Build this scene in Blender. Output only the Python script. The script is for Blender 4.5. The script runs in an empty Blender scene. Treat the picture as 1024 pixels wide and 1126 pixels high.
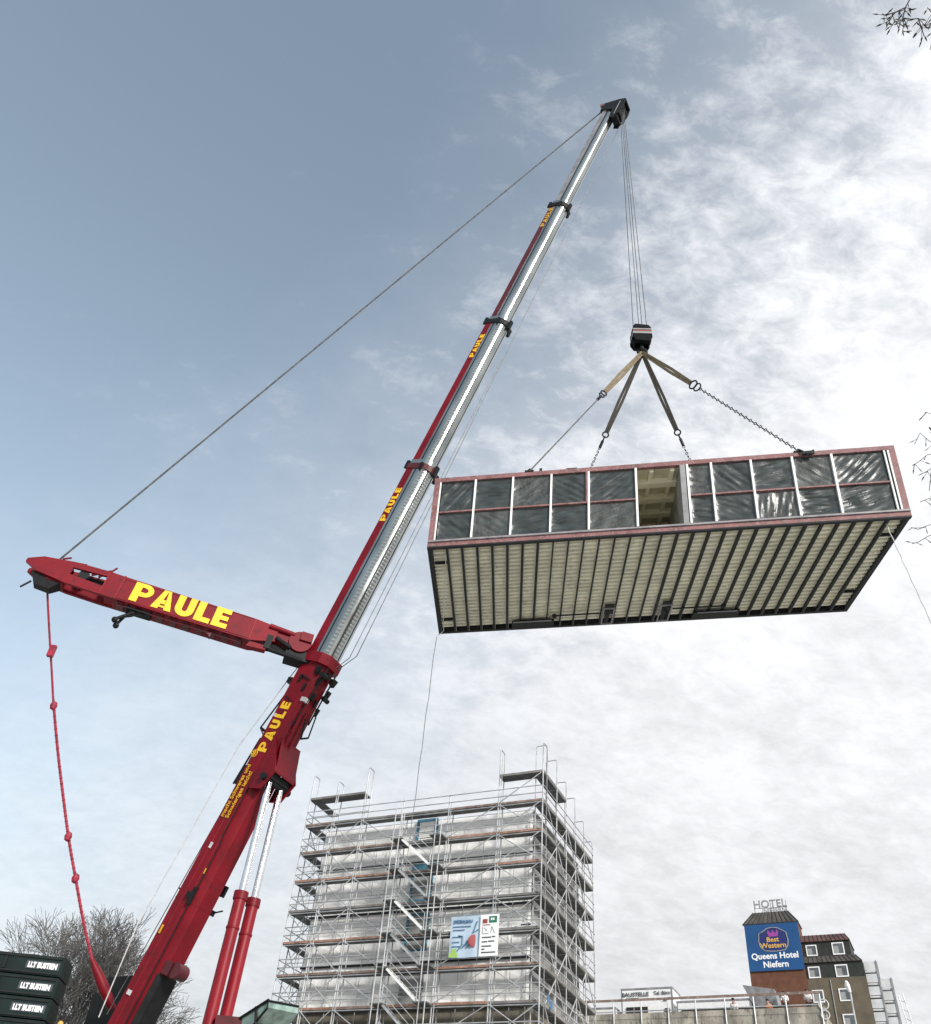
import bpy, math, random
from mathutils import Vector, Matrix, noise
random.seed(7)
sc = bpy.context.scene
COL = sc.collection
R = math.radians

# ------------------------------------------------------------------ camera
F_PX, PITCH, ROLL = 1011.4, R(41.648), R(5.613)
CAM = Vector((0, 0, 1.6))
cf = Vector((0, math.cos(PITCH), math.sin(PITCH)))
cu0 = Vector((0, -math.sin(PITCH), math.cos(PITCH)))
cx0 = Vector((1, 0, 0))
CX = cx0 * math.cos(ROLL) + cu0 * math.sin(ROLL)
CU = -cx0 * math.sin(ROLL) + cu0 * math.cos(ROLL)
cam = bpy.data.cameras.new('camera'); co = bpy.data.objects.new('camera', cam); COL.objects.link(co)
co.matrix_world = Matrix(((CX.x, CU.x, -cf.x, CAM.x), (CX.y, CU.y, -cf.y, CAM.y), (CX.z, CU.z, -cf.z, CAM.z), (0, 0, 0, 1)))
cam.sensor_fit = 'HORIZONTAL'; cam.sensor_width = 36; cam.lens = F_PX / 1024 * 36
cam.clip_start = .1; cam.clip_end = 6000
sc.camera = co

def ray(a, b): return CX * ((a - 512) / F_PX) + CU * ((563 - b) / F_PX) + cf
def at(a, b, D): return CAM + ray(a, b) * D
def at_h(a, b, h):
    d = ray(a, b); return CAM + d * (h / math.hypot(d.x, d.y))

# ------------------------------------------------------------------ materials
def mat(name, col, rough=.6, metal=0., var=.25, scale=3., bump=0., bscale=20., col2=None, stretch=None, dirt_sheen=None, spec=.5):
    m = bpy.data.materials.new(name); m.use_nodes = True
    nt = m.node_tree; N = nt.nodes; L = nt.links
    b = N['Principled BSDF']
    b.inputs['Roughness'].default_value = rough; b.inputs['Metallic'].default_value = metal
    b.inputs['Specular IOR Level'].default_value = spec
    tc = N.new('ShaderNodeTexCoord'); mp = N.new('ShaderNodeMapping'); L.new(tc.outputs['Object'], mp.inputs[0])
    if stretch: mp.inputs['Scale'].default_value = stretch
    nz = N.new('ShaderNodeTexNoise'); nz.inputs['Scale'].default_value = scale; nz.inputs['Detail'].default_value = 6
    L.new(mp.outputs[0], nz.inputs['Vector'])
    rp = N.new('ShaderNodeValToRGB'); c = Vector(col)
    d = Vector(col2) if col2 else c * (1 - var)
    rp.color_ramp.elements[0].position = .35; rp.color_ramp.elements[0].color = (*d, 1)
    rp.color_ramp.elements[1].position = .65; rp.color_ramp.elements[1].color = (*(c if col2 else c * (1 + var * .4)), 1)
    L.new(nz.outputs['Fac'], rp.inputs[0])
    out = rp.outputs[0]
    if dirt_sheen:
        n2 = N.new('ShaderNodeTexNoise'); n2.inputs['Scale'].default_value = scale * 4; n2.inputs['Detail'].default_value = 8
        L.new(mp.outputs[0], n2.inputs['Vector'])
        r2 = N.new('ShaderNodeValToRGB'); r2.color_ramp.elements[0].position = .52; r2.color_ramp.elements[1].position = .72
        L.new(n2.outputs['Fac'], r2.inputs[0])
        mx = N.new('ShaderNodeMix'); mx.data_type = 'RGBA'
        L.new(r2.outputs[0], mx.inputs['Factor']); L.new(out, mx.inputs['A']); mx.inputs['B'].default_value = (*dirt_sheen, 1)
        out = mx.outputs['Result']
    L.new(out, b.inputs['Base Color'])
    mr = N.new('ShaderNodeMapRange'); mr.inputs['To Min'].default_value = max(0, rough - .12); mr.inputs['To Max'].default_value = min(1, rough + .12)
    L.new(nz.outputs['Fac'], mr.inputs['Value']); L.new(mr.outputs[0], b.inputs['Roughness'])
    if bump:
        n3 = N.new('ShaderNodeTexNoise'); n3.inputs['Scale'].default_value = bscale; n3.inputs['Detail'].default_value = 5
        L.new(mp.outputs[0], n3.inputs['Vector'])
        bp = N.new('ShaderNodeBump'); bp.inputs['Strength'].default_value = 1; bp.inputs['Distance'].default_value = bump
        L.new(n3.outputs['Fac'], bp.inputs['Height']); L.new(bp.outputs[0], b.inputs['Normal'])
    return m
M = {}
M['red'] = mat('crane_red_paint', (.185, .004, .012), .5, 0, .28, .8, dirt_sheen=(.10, .006, .011), spec=.22)
M['red_light'] = mat('cylinder_red_paint', (.23, .005, .014), .45, 0, .25, 1.2, spec=.3)
M['red_dark'] = mat('dark_red_paint', (.085, .006, .010), .45, 0, .3, 2)
M['black'] = mat('black_steel', (.009, .010, .011), .6, 0, .4, 4, spec=.25)
M['blockblack'] = mat('worn_black_block_paint', (.006, .007, .008), .7, 0, .4, 4, spec=.1)
M['yellow'] = mat('yellow_lettering', (.85, .52, .01), .5, 0, .12, 3)
M['amber'] = mat('amber_lettering', (.62, .34, .01), .5, 0, .12, 3)
M['silver'] = mat('bare_boom_steel', (.36, .385, .38), .22, .9, .25, .5, .0015, 60)
M['chrome'] = mat('chromed_rod', (.8, .8, .8), .12, 1, .1, 2)
M['rope'] = mat('wire_rope', (.16, .16, .16), .5, .5, .4, 6)
M['palerope'] = mat('pale_rope', (.55, .55, .55), .7, 0, .2, 6)
M['pendant'] = mat('red_pendant_paint', (.30, .015, .04), .5, 0, .4, 4)
M['pink'] = mat('primer_red_steel', (.23, .10, .10), .6, 0, .3, 2.5, dirt_sheen=(.25, .19, .19))
M['greysteel'] = mat('grey_steel', (.27, .27, .28), .55, .1, .3, 2.5)
M['darksteel'] = mat('dark_joist_steel', (.012, .015, .015), .6, 0, .4, 3, spec=.3)
M['white'] = mat('white_profile', (.82, .82, .82), .5, 0, .08, 3)
M['deck'] = mat('beige_trapezoid_sheet', (.82, .80, .64), .5, 0, .16, 1.1, dirt_sheen=(.56, .53, .40))
M['inner'] = mat('beige_ceiling', (.55, .52, .37), .7, 0, .2, 1.5)
M['inner2'] = mat('beige_beam', (.80, .76, .58), .7, 0, .15, 1.5)
M['tarp'] = mat('dark_foil', (.038, .047, .047), .34, 0, .4, 2, .006, 9, stretch=(1, 1, 2.4), spec=.5)
M['tarp2'] = mat('sheen_streaked_foil', (.055, .062, .060), .36, 0, .4, 2, .006, 7, stretch=(2, 1, 1), spec=.6, dirt_sheen=(.09, .09, .085))  # paler patches: sheen of the foil wrinkles painted into the base colour
M['khaki'] = mat('khaki_webbing', (.17, .13, .075), .8, 0, .3, 6)
M['darkweb'] = mat('dark_webbing', (.045, .038, .032), .8, 0, .4, 6)
M['galv'] = mat('galvanised_tube', (.48, .49, .50), .45, .3, .35, 1.2)
M['board_o'] = mat('orange_toe_board', (.32, .17, .115), .7, 0, .35, 1.2, dirt_sheen=(.34, .28, .25))
M['board_b'] = mat('brown_toe_board', (.22, .155, .13), .75, 0, .35, 1.2, dirt_sheen=(.32, .28, .25))
M['board_g'] = mat('grey_toe_board', (.20, .19, .18), .75, 0, .35, 1.2)
M['decking'] = mat('scaffold_decking', (.11, .115, .11), .7, .1, .4, 2)
M['sheet'] = mat('white_sheeting', (.93, .92, .90), .85, 0, .05, .7, .03, 5, stretch=(1, 1, .6))
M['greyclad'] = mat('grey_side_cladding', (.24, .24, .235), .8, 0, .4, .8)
M['balc'] = mat('pale_balcony_panel', (.55, .56, .57), .6, 0, .15, .8)
M['concrete'] = mat('weathered_concrete', (.37, .34, .29), .9, 0, .5, .9, .03, 6, dirt_sheen=(.12, .11, .09), stretch=(1, 1, .5))
M['roughwall'] = mat('brown_grey_wall', (.20, .18, .14), .9, 0, .3, .6, .02, 6)
M['teal'] = mat('teal_window_frame', (.06, .19, .27), .45, 0, .2, 3)
M['glassdark'] = mat('dark_pane', (.10, .11, .12), .15, 0, .3, 1)
M['greypane'] = mat('grey_pane', (.30, .30, .29), .3, 0, .2, 1)
M['bannerb'] = mat('pale_blue_banner', (.50, .62, .74), .5, 0, .25, .6)
M['bannerw'] = mat('white_banner', (.82, .83, .83), .5, 0, .05, 1)
M['green'] = mat('green_print', (.02, .17, .10), .5, 0, .1, 2)
M['lime'] = mat('lime_print', (.35, .55, .12), .5, 0, .1, 2)
M['ink'] = mat('dark_print', (.05, .06, .07), .6, 0, .1, 2)
M['inkred'] = mat('red_print', (.30, .06, .06), .6, 0, .1, 2)
M['inkblue'] = mat('blue_print', (.05, .14, .28), .6, 0, .1, 2)
M['brick'] = mat('red_brown_brick', (.13, .052, .028), .85, 0, .25, 1.5, .01, 20)
M['render'] = mat('olive_render', (.12, .098, .068), .85, 0, .25, .8, .01, 15)
M['blacktile'] = mat('dark_slate_cladding', (.018, .02, .016), .6, 0, .4, 1.5)
M['roofseam'] = mat('brown_seam_roof', (.11, .095, .085), .55, .2, .3, 1)
M['roofred'] = mat('red_seam_roof', (.13, .07, .065), .6, .1, .3, 1)
M['signblue'] = mat('blue_sign_panel', (.006, .065, .20), .4, 0, .12, .6)
M['gold'] = mat('gold_sign_lettering', (.62, .36, .08), .5, 0, .1, 2)
M['purple'] = mat('magenta_emblem', (.30, .05, .28), .5, 0, .1, 2)
M['navy'] = mat('dark_blue_emblem', (.01, .02, .12), .5, 0, .1, 2)
M['dgreen'] = mat('dark_green_ballast', (.003, .014, .012), .5, 0, .5, 1.2, dirt_sheen=(.006, .008, .010), spec=.3)
M['palebark'] = mat('grey_bark', (.13, .122, .115), .9, 0, .35, 2)
M['bark'] = mat('dark_bark', (.045, .038, .032), .9, 0, .35, 4)
M['barkgreen'] = mat('mossy_bark', (.09, .09, .05), .9, 0, .35, 4)
M['ground'] = mat('gravel_ground', (.50, .48, .45), .95, 0, .25, .12, .02, 3)
M['rubber'] = mat('tyre_rubber', (.02, .02, .02), .8, 0, .3, 4)
M['tint'] = mat('green_tinted_glass', (.26, .38, .34), .2, 0, .5, 2.5)
M['skin'] = mat('skin', (.50, .30, .22), .6, 0, .1, 4)
M['cloth_w'] = mat('white_shirt', (.75, .75, .75), .9, 0, .1, 4)
M['cloth_d'] = mat('dark_jacket', (.03, .03, .04), .9, 0, .2, 4)
M['cloth_o'] = mat('orange_vest', (.55, .16, .04), .9, 0, .1, 4)
M['hair'] = mat('dark_hair', (.03, .02, .015), .8, 0, .2, 9)

# ------------------------------------------------------------------ mesh helpers
class Fr:                                  # a local frame: origin and three axes
    def __init__(s, o, x, y, z): s.o = Vector(o); s.x = Vector(x); s.y = Vector(y); s.z = Vector(z)
    def __call__(s, a, b, c): return s.o + s.x * a + s.y * b + s.z * c
W = Fr((0, 0, 0), (1, 0, 0), (0, 1, 0), (0, 0, 1))

class MB:
    def __init__(s): s.v = []; s.f = []; s.mi = []; s.cur = 0
    def add(s, vs, fs):
        n = len(s.v); s.v += [Vector(p) for p in vs]
        s.f += [tuple(i + n for i in f) for f in fs]; s.mi += [s.cur] * len(fs); return s
    def hexa(s, p):                        # 8 points: bottom ring, top ring
        return s.add(p, [(3, 2, 1, 0), (4, 5, 6, 7), (0, 1, 5, 4), (1, 2, 6, 5), (2, 3, 7, 6), (3, 0, 4, 7)])
    def box(s, fr, lo, hi):
        a, b, c = lo; d, e, f = hi
        return s.hexa([fr(a, b, c), fr(d, b, c), fr(d, e, c), fr(a, e, c), fr(a, b, f), fr(d, b, f), fr(d, e, f), fr(a, e, f)])
    def prism(s, fr, prof, x0, x1, sc0=1, sc1=1):   # profile in (y,z), swept along x
        n = len(prof)
        vs = [fr(x0, y * sc0, z * sc0) for y, z in prof] + [fr(x1, y * sc1, z * sc1) for y, z in prof]
        return s.add(vs, [(i, (i + 1) % n, n + (i + 1) % n, n + i) for i in range(n)] + [tuple(range(n))[::-1], tuple(range(n, 2 * n))])
    def tube(s, pts, r, n=6, caps=True):
        pts = [Vector(p) for p in pts]; rr = r if isinstance(r, (list, tuple)) else [r] * len(pts)
        vs = []; prev = None
        for i, p in enumerate(pts):
            d = (pts[min(i + 1, len(pts) - 1)] - pts[max(i - 1, 0)])
            if d.length < 1e-9: d = Vector((0, 0, 1))
            d.normalize()
            if prev is None:
                a = d.cross(Vector((0, 0, 1)));
                if a.length < .05: a = d.cross(Vector((1, 0, 0)))
            else:
                a = prev - d * prev.dot(d)
                if a.length < 1e-4: a = d.orthogonal()
            a.normalize(); prev = a; b = d.cross(a)
            for k in range(n):
                t = 2 * math.pi * k / n; vs.append(p + (a * math.cos(t) + b * math.sin(t)) * rr[i])
        fs = []
        for i in range(len(pts) - 1):
            for k in range(n):
                fs.append((i * n + k, i * n + (k + 1) % n, (i + 1) * n + (k + 1) % n, (i + 1) * n + k))
        if caps: fs += [tuple(range(n))[::-1], tuple(range((len(pts) - 1) * n, len(pts) * n))]
        return s.add(vs, fs)
    def ring(s, c, ax, R_, r, n=14, m=6, a0=0, a1=2 * math.pi, sx=1.):
        ax = Vector(ax).normalized(); u = ax.orthogonal().normalized(); v = ax.cross(u)
        pts = [Vector(c) + u * (math.cos(a0 + (a1 - a0) * i / n) * R_ * sx) + v * (math.sin(a0 + (a1 - a0) * i / n) * R_) for i in range(n + 1)]
        return s.tube(pts, r, m)
    def cyl(s, a, b, r, n=16): return s.tube([a, b], r, n)
    def ball(s, c, r, n=10, sq=(1, 1, 1)):
        c = Vector(c); vs = []; fs = []
        for i in range(n // 2 + 1):
            p = math.pi * i / (n // 2)
            for k in range(n):
                t = 2 * math.pi * k / n
                vs.append(c + Vector((math.sin(p) * math.cos(t) * r * sq[0], math.sin(p) * math.sin(t) * r * sq[1], math.cos(p) * r * sq[2])))
        for i in range(n // 2):
            for k in range(n): fs.append((i * n + k, (i + 1) * n + k, (i + 1) * n + (k + 1) % n, i * n + (k + 1) % n))
        return s.add(vs, fs)
    def build(s, name, m, parent=None, smooth=False, auto=None):
        org = ORG.get(parent.name, Vector((0, 0, 0))) if parent else Vector((0, 0, 0))
        me = bpy.data.meshes.new(name); me.from_pydata([tuple(p - org) for p in s.v], [], s.f)
        for mm in (m if isinstance(m, (list, tuple)) else [m]): me.materials.append(mm)
        for i, p in enumerate(me.polygons): p.material_index = s.mi[i]
        import bmesh
        bm = bmesh.new(); bm.from_mesh(me); bmesh.ops.recalc_face_normals(bm, faces=bm.faces); bm.to_mesh(me); bm.free()
        if smooth:
            for p in me.polygons: p.use_smooth = True
            try: me.set_sharp_from_angle(angle=R(40))
            except Exception: pass
        o = bpy.data.objects.new(name, me); COL.objects.link(o)
        if parent: o.parent = parent; ORG[o.name] = org
        else: ORG[o.name] = Vector((0, 0, 0))
        return o
ORG = {}
def tag(o, label=None, cat=None, group=None, kind=None):
    if label: o['label'] = label
    if cat: o['category'] = cat
    if group: o['group'] = group
    if kind: o['kind'] = kind
    return o
def thing(name, loc, label, cat, group=None):
    o = bpy.data.objects.new(name, None); COL.objects.link(o); o.location = loc; o.empty_display_size = .3
    ORG[o.name] = Vector(loc); return tag(o, label, cat, group)
def free(mb, name, m, label, cat, group=None, smooth=False):      # a one-mesh thing, its origin at its lowest middle
    c = Vector((sum(p.x for p in mb.v) / len(mb.v), sum(p.y for p in mb.v) / len(mb.v), min(p.z for p in mb.v)))
    for p in mb.v: p -= c
    o = mb.build(name, m, None, smooth); o.location = c
    return tag(o, label, cat, group)

LT = {}
def glyph(ch, w=.72):                      # heavy block letters, quads that do not overlap
    q = []
    def rc(x0, y0, x1, y1): q.append([(x0, y0), (x1, y0), (x1, y1), (x0, y1)])
    def arc(cx, cy, ro, ri, a0, a1, n=8, sx=1.):
        for i in range(n):
            a = a0 + (a1 - a0) * i / n; b = a0 + (a1 - a0) * (i + 1) / n
            q.append([(cx + ro * sx * math.cos(a), cy + ro * math.sin(a)), (cx + ro * sx * math.cos(b), cy + ro * math.sin(b)),
                      (cx + ri * sx * math.cos(b), cy + ri * math.sin(b)), (cx + ri * sx * math.cos(a), cy + ri * math.sin(a))])
    if ch == 'P':
        rc(0, 0, .3, 1); rc(.3, .8, .45, 1); rc(.3, .32, .45, .55)
        arc(.45, .66, .34, .12, -math.pi / 2, math.pi / 2)
    elif ch == 'A':
        q.append([(0, 0), (.28, 0), (.44, 1), (.26, 1)]); q.append([(.52, 0), (.8, 0), (.54, 1), (.44, 1)])
        q.append([(.325, .28), (.477, .28), (.46, .5), (.36, .5)])
        q.append([(.296, .1), (.505, .1), (.494, .2), (.312, .2)])
    elif ch == 'U':
        rc(0, .35, .27, 1); rc(.47, .35, .74, 1); arc(.37, .35, .37, .10, math.pi, 2 * math.pi)
    elif ch == 'L':
        rc(0, 0, .29, 1); rc(.29, 0, .62, .25)
    elif ch == 'E':
        rc(0, 0, .28, 1); rc(.28, 0, .62, .24); rc(.28, .39, .58, .61); rc(.28, .76, .62, 1)
    return q
def block_text(mb, fr, body, size, gap=.1, ext=.012, flip=1, vfill=1.):  # fr.x along text, fr.y up the letters, fr.z outwards
    x = 0; wd = {'P': .79, 'A': .8, 'U': .74, 'L': .62, 'E': .62}
    for ch in body:
        for qd in glyph(ch):
            vs = [fr((x + a) * size, b * size * vfill, 0) for a, b in qd] + [fr((x + a) * size, b * size * vfill, ext) for a, b in qd]
            mb.hexa(vs)
        x += wd[ch] + gap
    return x * size
def font_text(mb, fr, body, size, bold=.0, ext=.01, align='CENTER', sx=1.):
    cu = bpy.data.curves.new('t', 'FONT'); cu.body = body; cu.size = size; cu.offset = bold; cu.extrude = ext / 2
    cu.align_x = align; cu.resolution_u = 3
    to = bpy.data.objects.new('t', cu); COL.objects.link(to)
    dg = bpy.context.evaluated_depsgraph_get(); me = bpy.data.meshes.new_from_object(to.evaluated_get(dg))
    mb.add([fr(v.co.x * sx, v.co.y, v.co.z + ext / 2 + .002) for v in me.vertices], [tuple(p.vertices) for p in me.polygons])
    bpy.data.objects.remove(to); bpy.data.curves.remove(cu); bpy.data.meshes.remove(me)
    return mb

# ------------------------------------------------------------------ world and sun
SUN_AZ, SUN_EL = R(150), R(23)
w = bpy.data.worlds.new('World'); sc.world = w; w.use_nodes = True
nt = w.node_tree; N = nt.nodes; L = nt.links
for n_ in list(N): N.remove(n_)
def node(t, **k):
    n_ = N.new(t)
    for a, b in k.items(): setattr(n_, a, b)
    return n_
def math_(op, a, b=None, c=None):
    n_ = node('ShaderNodeMath', operation=op)
    for i, v in enumerate((a, b, c)):
        if v is None: continue
        if isinstance(v, (int, float)): n_.inputs[i].default_value = v
        else: L.new(v, n_.inputs[i])
    return n_.outputs[0]
out = node('ShaderNodeOutputWorld')
sky = node('ShaderNodeTexSky', sky_type='NISHITA', sun_disc=False)
sky.sun_elevation = SUN_EL; sky.sun_rotation = SUN_AZ; sky.air_density = 1.2; sky.dust_density = 2.2
bg = node('ShaderNodeBackground'); bg.inputs[1].default_value = .122
hs = node('ShaderNodeHueSaturation'); hs.inputs['Saturation'].default_value = .68; hs.inputs['Value'].default_value = 1.0
L.new(sky.outputs[0], hs.inputs['Color']); tn = node('ShaderNodeMix', data_type='RGBA', blend_type='MULTIPLY'); tn.inputs['Factor'].default_value = 1; L.new(hs.outputs[0], tn.inputs['A']); tn.inputs['B'].default_value = (.98, 1.03, 1.0, 1); L.new(tn.outputs['Result'], bg.inputs[0])
tc = node('ShaderNodeTexCoord'); sp = node('ShaderNodeSeparateXYZ'); L.new(tc.outputs['Generated'], sp.inputs[0])
zz = math_('MAXIMUM', math_('ADD', sp.outputs[2], .42), .1)
px, py = math_('DIVIDE', sp.outputs[0], zz), math_('DIVIDE', sp.outputs[1], zz)
cb = node('ShaderNodeCombineXYZ'); L.new(px, cb.inputs[0]); L.new(py, cb.inputs[1])
def cloud_noise(scale, rot, sx, sy, detail, dist, rough=.6):
    mp = node('ShaderNodeMapping'); mp.inputs['Rotation'].default_value = (0, 0, R(rot)); mp.inputs['Scale'].default_value = (sx, sy, 1)
    L.new(cb.outputs[0], mp.inputs[0])
    nz = node('ShaderNodeTexNoise'); nz.inputs['Scale'].default_value = scale; nz.inputs['Detail'].default_value = detail
    nz.inputs['Roughness'].default_value = rough; nz.inputs['Distortion'].default_value = dist
    L.new(mp.outputs[0], nz.inputs['Vector']); return nz.outputs['Fac']
n1 = cloud_noise(6.5, -55, 1, 1.35, 12, .10, .62)
n2 = cloud_noise(26, -48, 1, 1.6, 10, .30, .68)
n3 = cloud_noise(1.7, 10, 1, 1, 5, .2)
bias = math_('ADD', math_('MULTIPLY', sp.outputs[0], 1.25), math_('MULTIPLY', sp.outputs[2], -1.75))
dens = math_('ADD', math_('ADD', math_('MULTIPLY', n1, .9), math_('MULTIPLY', n2, .80)), math_('ADD', math_('MULTIPLY', n3, .45), bias))
rp = node('ShaderNodeMapRange', interpolation_type='SMOOTHSTEP'); L.new(dens, rp.inputs['Value'])
rp.inputs['From Min'].default_value = -.60; rp.inputs['From Max'].default_value = .34
# cloud brightness: thick parts a little greyer, dimmer towards the horizon
tone = node('ShaderNodeMapRange'); L.new(math_('ADD', math_('MULTIPLY', n2, .5), math_('MULTIPLY', n1, .5)), tone.inputs['Value'])
tone.inputs['From Min'].default_value = .36; tone.inputs['From Max'].default_value = .58
tone.inputs['To Min'].default_value = .44; tone.inputs['To Max'].default_value = .555
hz = node('ShaderNodeMapRange'); L.new(sp.outputs[2], hz.inputs['Value'])
hz.inputs['From Min'].default_value = .15; hz.inputs['From Max'].default_value = .62; hz.inputs['To Min'].default_value = .80; hz.inputs['To Max'].default_value = 1.0
cs = math_('MULTIPLY', math_('MULTIPLY', tone.outputs[0], hz.outputs[0]), math_('MULTIPLY_ADD', sp.outputs[0], .16, 1.0))
cbg = node('ShaderNodeBackground'); cbg.inputs[0].default_value = (.965, .975, 1, 1); L.new(cs, cbg.inputs[1])
mk = node('ShaderNodeMapRange', interpolation_type='SMOOTHSTEP'); L.new(sp.outputs[0], mk.inputs['Value'])
mk.inputs['From Min'].default_value = -.35; mk.inputs['From Max'].default_value = .22; mk.inputs['To Min'].default_value = .42; mk.inputs['To Max'].default_value = 1
vl = node('ShaderNodeMapRange', interpolation_type='SMOOTHSTEP'); L.new(math_('ADD', bias, math_('MULTIPLY', n1, .35)), vl.inputs['Value'])
vl.inputs['From Min'].default_value = -1.55; vl.inputs['From Max'].default_value = -.35; vl.inputs['To Max'].default_value = .90
fac = math_('MAXIMUM', math_('MULTIPLY', rp.outputs[0], mk.outputs[0]), vl.outputs[0])
mx = node('ShaderNodeMixShader'); L.new(fac, mx.inputs[0]); L.new(bg.outputs[0], mx.inputs[1]); L.new(cbg.outputs[0], mx.inputs[2])
L.new(mx.outputs[0], out.inputs[0])
sl = bpy.data.lights.new('sun', 'SUN'); sl.energy = 2.3; sl.angle = R(12); sl.color = (1, .96, .9)
so = bpy.data.objects.new('sun', sl); COL.objects.link(so)
sd = Vector((math.sin(SUN_AZ) * math.cos(SUN_EL), math.cos(SUN_AZ) * math.cos(SUN_EL), math.sin(SUN_EL)))
so.rotation_euler = sd.to_track_quat('Z', 'Y').to_euler(); so.location = (30, -20, 60)
sc.view_settings.view_transform = 'Standard'; sc.view_settings.look = 'None'
sc.view_settings.exposure = .92; sc.view_settings.gamma = 1

# ------------------------------------------------------------------ ground: one sheet, rising to the building site
def gz(x, y):
    t = min(1, max(0, (y - 10) / 12)); t = t * t * (3 - 2 * t)
    return 4 * t + .12 * noise.noise(Vector((x * .08, y * .08, 0)))
g = MB(); xs = [-3000, -600, -200, -80] + [-60 + 4 * i for i in range(31)] + [80, 200, 600, 3000]
ys = [-3000, -500, -100, -40] + [-20 + 4 * i for i in range(31)] + [130, 200, 400, 900, 3000]
g.add([(x, y, gz(x, y) - .15) for y in ys for x in xs], [(j * len(xs) + i, j * len(xs) + i + 1, (j + 1) * len(xs) + i + 1, (j + 1) * len(xs) + i) for j in range(len(ys) - 1) for i in range(len(xs) - 1)])
tag(g.build('ground', M['ground'], smooth=True), kind='structure')
PAD = 4.0

# ------------------------------------------------------------------ mobile crane
TIP = Vector((6.72, 26.05, 59.7))
b0 = at(150, 1120, .54 * 58.07)
BD = (TIP - b0).normalized(); BL = BD.cross(Vector((0, 0, 1))).normalized(); BU = BL.cross(BD)
def bp(t, l, u): return TIP - BD * t + BL * l + BU * u
BF = Fr(TIP, -BD, BL, BU)                 # x = distance down from the tip, y = sideways (towards viewer), z = back of the boom
crane = thing('mobile_crane', (-11.5, 36.8, PAD), 'big dark red telescopic crane with its long boom reaching up to the lifted module', 'crane')

def profile(wd, hu, hd, k=1.0):           # boom cross-section: flat top, straight sides, rounded belly
    h = wd / 2
    p = [(-h + .06, hu), (h - .06, hu), (h, hu - .06), (h, -hd * .18)]
    for i in range(1, 8):
        a = math.pi * i / 8
        p.append((h * math.cos(a) * (1 if abs(math.cos(a)) < .99 else 1), -hd * .18 - hd * .82 * math.sin(a) ** .8))
    p += [(-h, -hd * .18), (-h, hu - .06)]
    return p
# base section: angular, with fold lines
base_prof = [(-.44, .66), (.44, .66), (.55, .56), (.55, -.12), (.50, -.34), (.34, -.54), (-.34, -.54), (-.50, -.34), (-.55, -.12), (-.55, .56)]
m = MB(); m.prism(BF, base_prof, 40.35, 56.2)
base = m.build('base_boom', M['red'], crane, smooth=True)
# weld ridges and long folds on the base boom
m = MB()
m.prism(BF, [(.55, .30), (.575, .28), (.575, .22), (.55, .20)], 45.5, 56); m.prism(BF, [(.55, -.02), (.57, -.04), (.57, -.08), (.55, -.10)], 46.5, 56)
for t in (45.9, 50.4, 53.0): m.prism(BF, [(y * 1.012, z * 1.012) for y, z in base_prof], t, t + .05)
m.build('weld_ridge', M['red'], base)
def striped(name, col, d, per):
    m_ = mat(name, col, .3, .85, .2, .8); nt_ = m_.node_tree; N_ = nt_.nodes; L_ = nt_.links; b_ = N_['Principled BSDF']
    tc_ = N_.new('ShaderNodeTexCoord'); dp = N_.new('ShaderNodeVectorMath'); dp.operation = 'DOT_PRODUCT'; dp.inputs[1].default_value = tuple(d)
    L_.new(tc_.outputs['Object'], dp.inputs[0]); mu = N_.new('ShaderNodeMath'); mu.operation = 'MULTIPLY'; mu.inputs[1].default_value = 2 * math.pi / per
    L_.new(dp.outputs['Value'], mu.inputs[0]); si = N_.new('ShaderNodeMath'); si.operation = 'SINE'; L_.new(mu.outputs[0], si.inputs[0])
    old = b_.inputs['Base Color'].links[0].from_socket; mr_ = N_.new('ShaderNodeMapRange'); mr_.inputs['From Min'].default_value = -1.0; mr_.inputs['From Max'].default_value = .2
    mr_.inputs['To Min'].default_value = 0; mr_.inputs['To Max'].default_value = 1; L_.new(si.outputs[0], mr_.inputs['Value'])
    mx_ = N_.new('ShaderNodeMix'); mx_.data_type = 'RGBA'; L_.new(mr_.outputs[0], mx_.inputs['Factor']); mx_.inputs['A'].default_value = (.27, .28, .28, 1); L_.new(old, mx_.inputs['B']); L_.new(mx_.outputs['Result'], b_.inputs['Base Color'])
    bu_ = N_.new('ShaderNodeBump'); bu_.inputs['Distance'].default_value = .01; L_.new(si.outputs[0], bu_.inputs['Height']); L_.new(bu_.outputs[0], b_.inputs['Normal'])
    return m_
M['pressed'] = striped('pressed_boom_steel', (.38, .40, .39), BD, .18)
widths = [(.0, 10.0, .66, .40, .42), (9.6, 19.9, .80, .48, .50), (19.5, 29.9, .90, .54, .58), (29.5, 40.5, 1.0, .58, .66)]
secs = []
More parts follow.
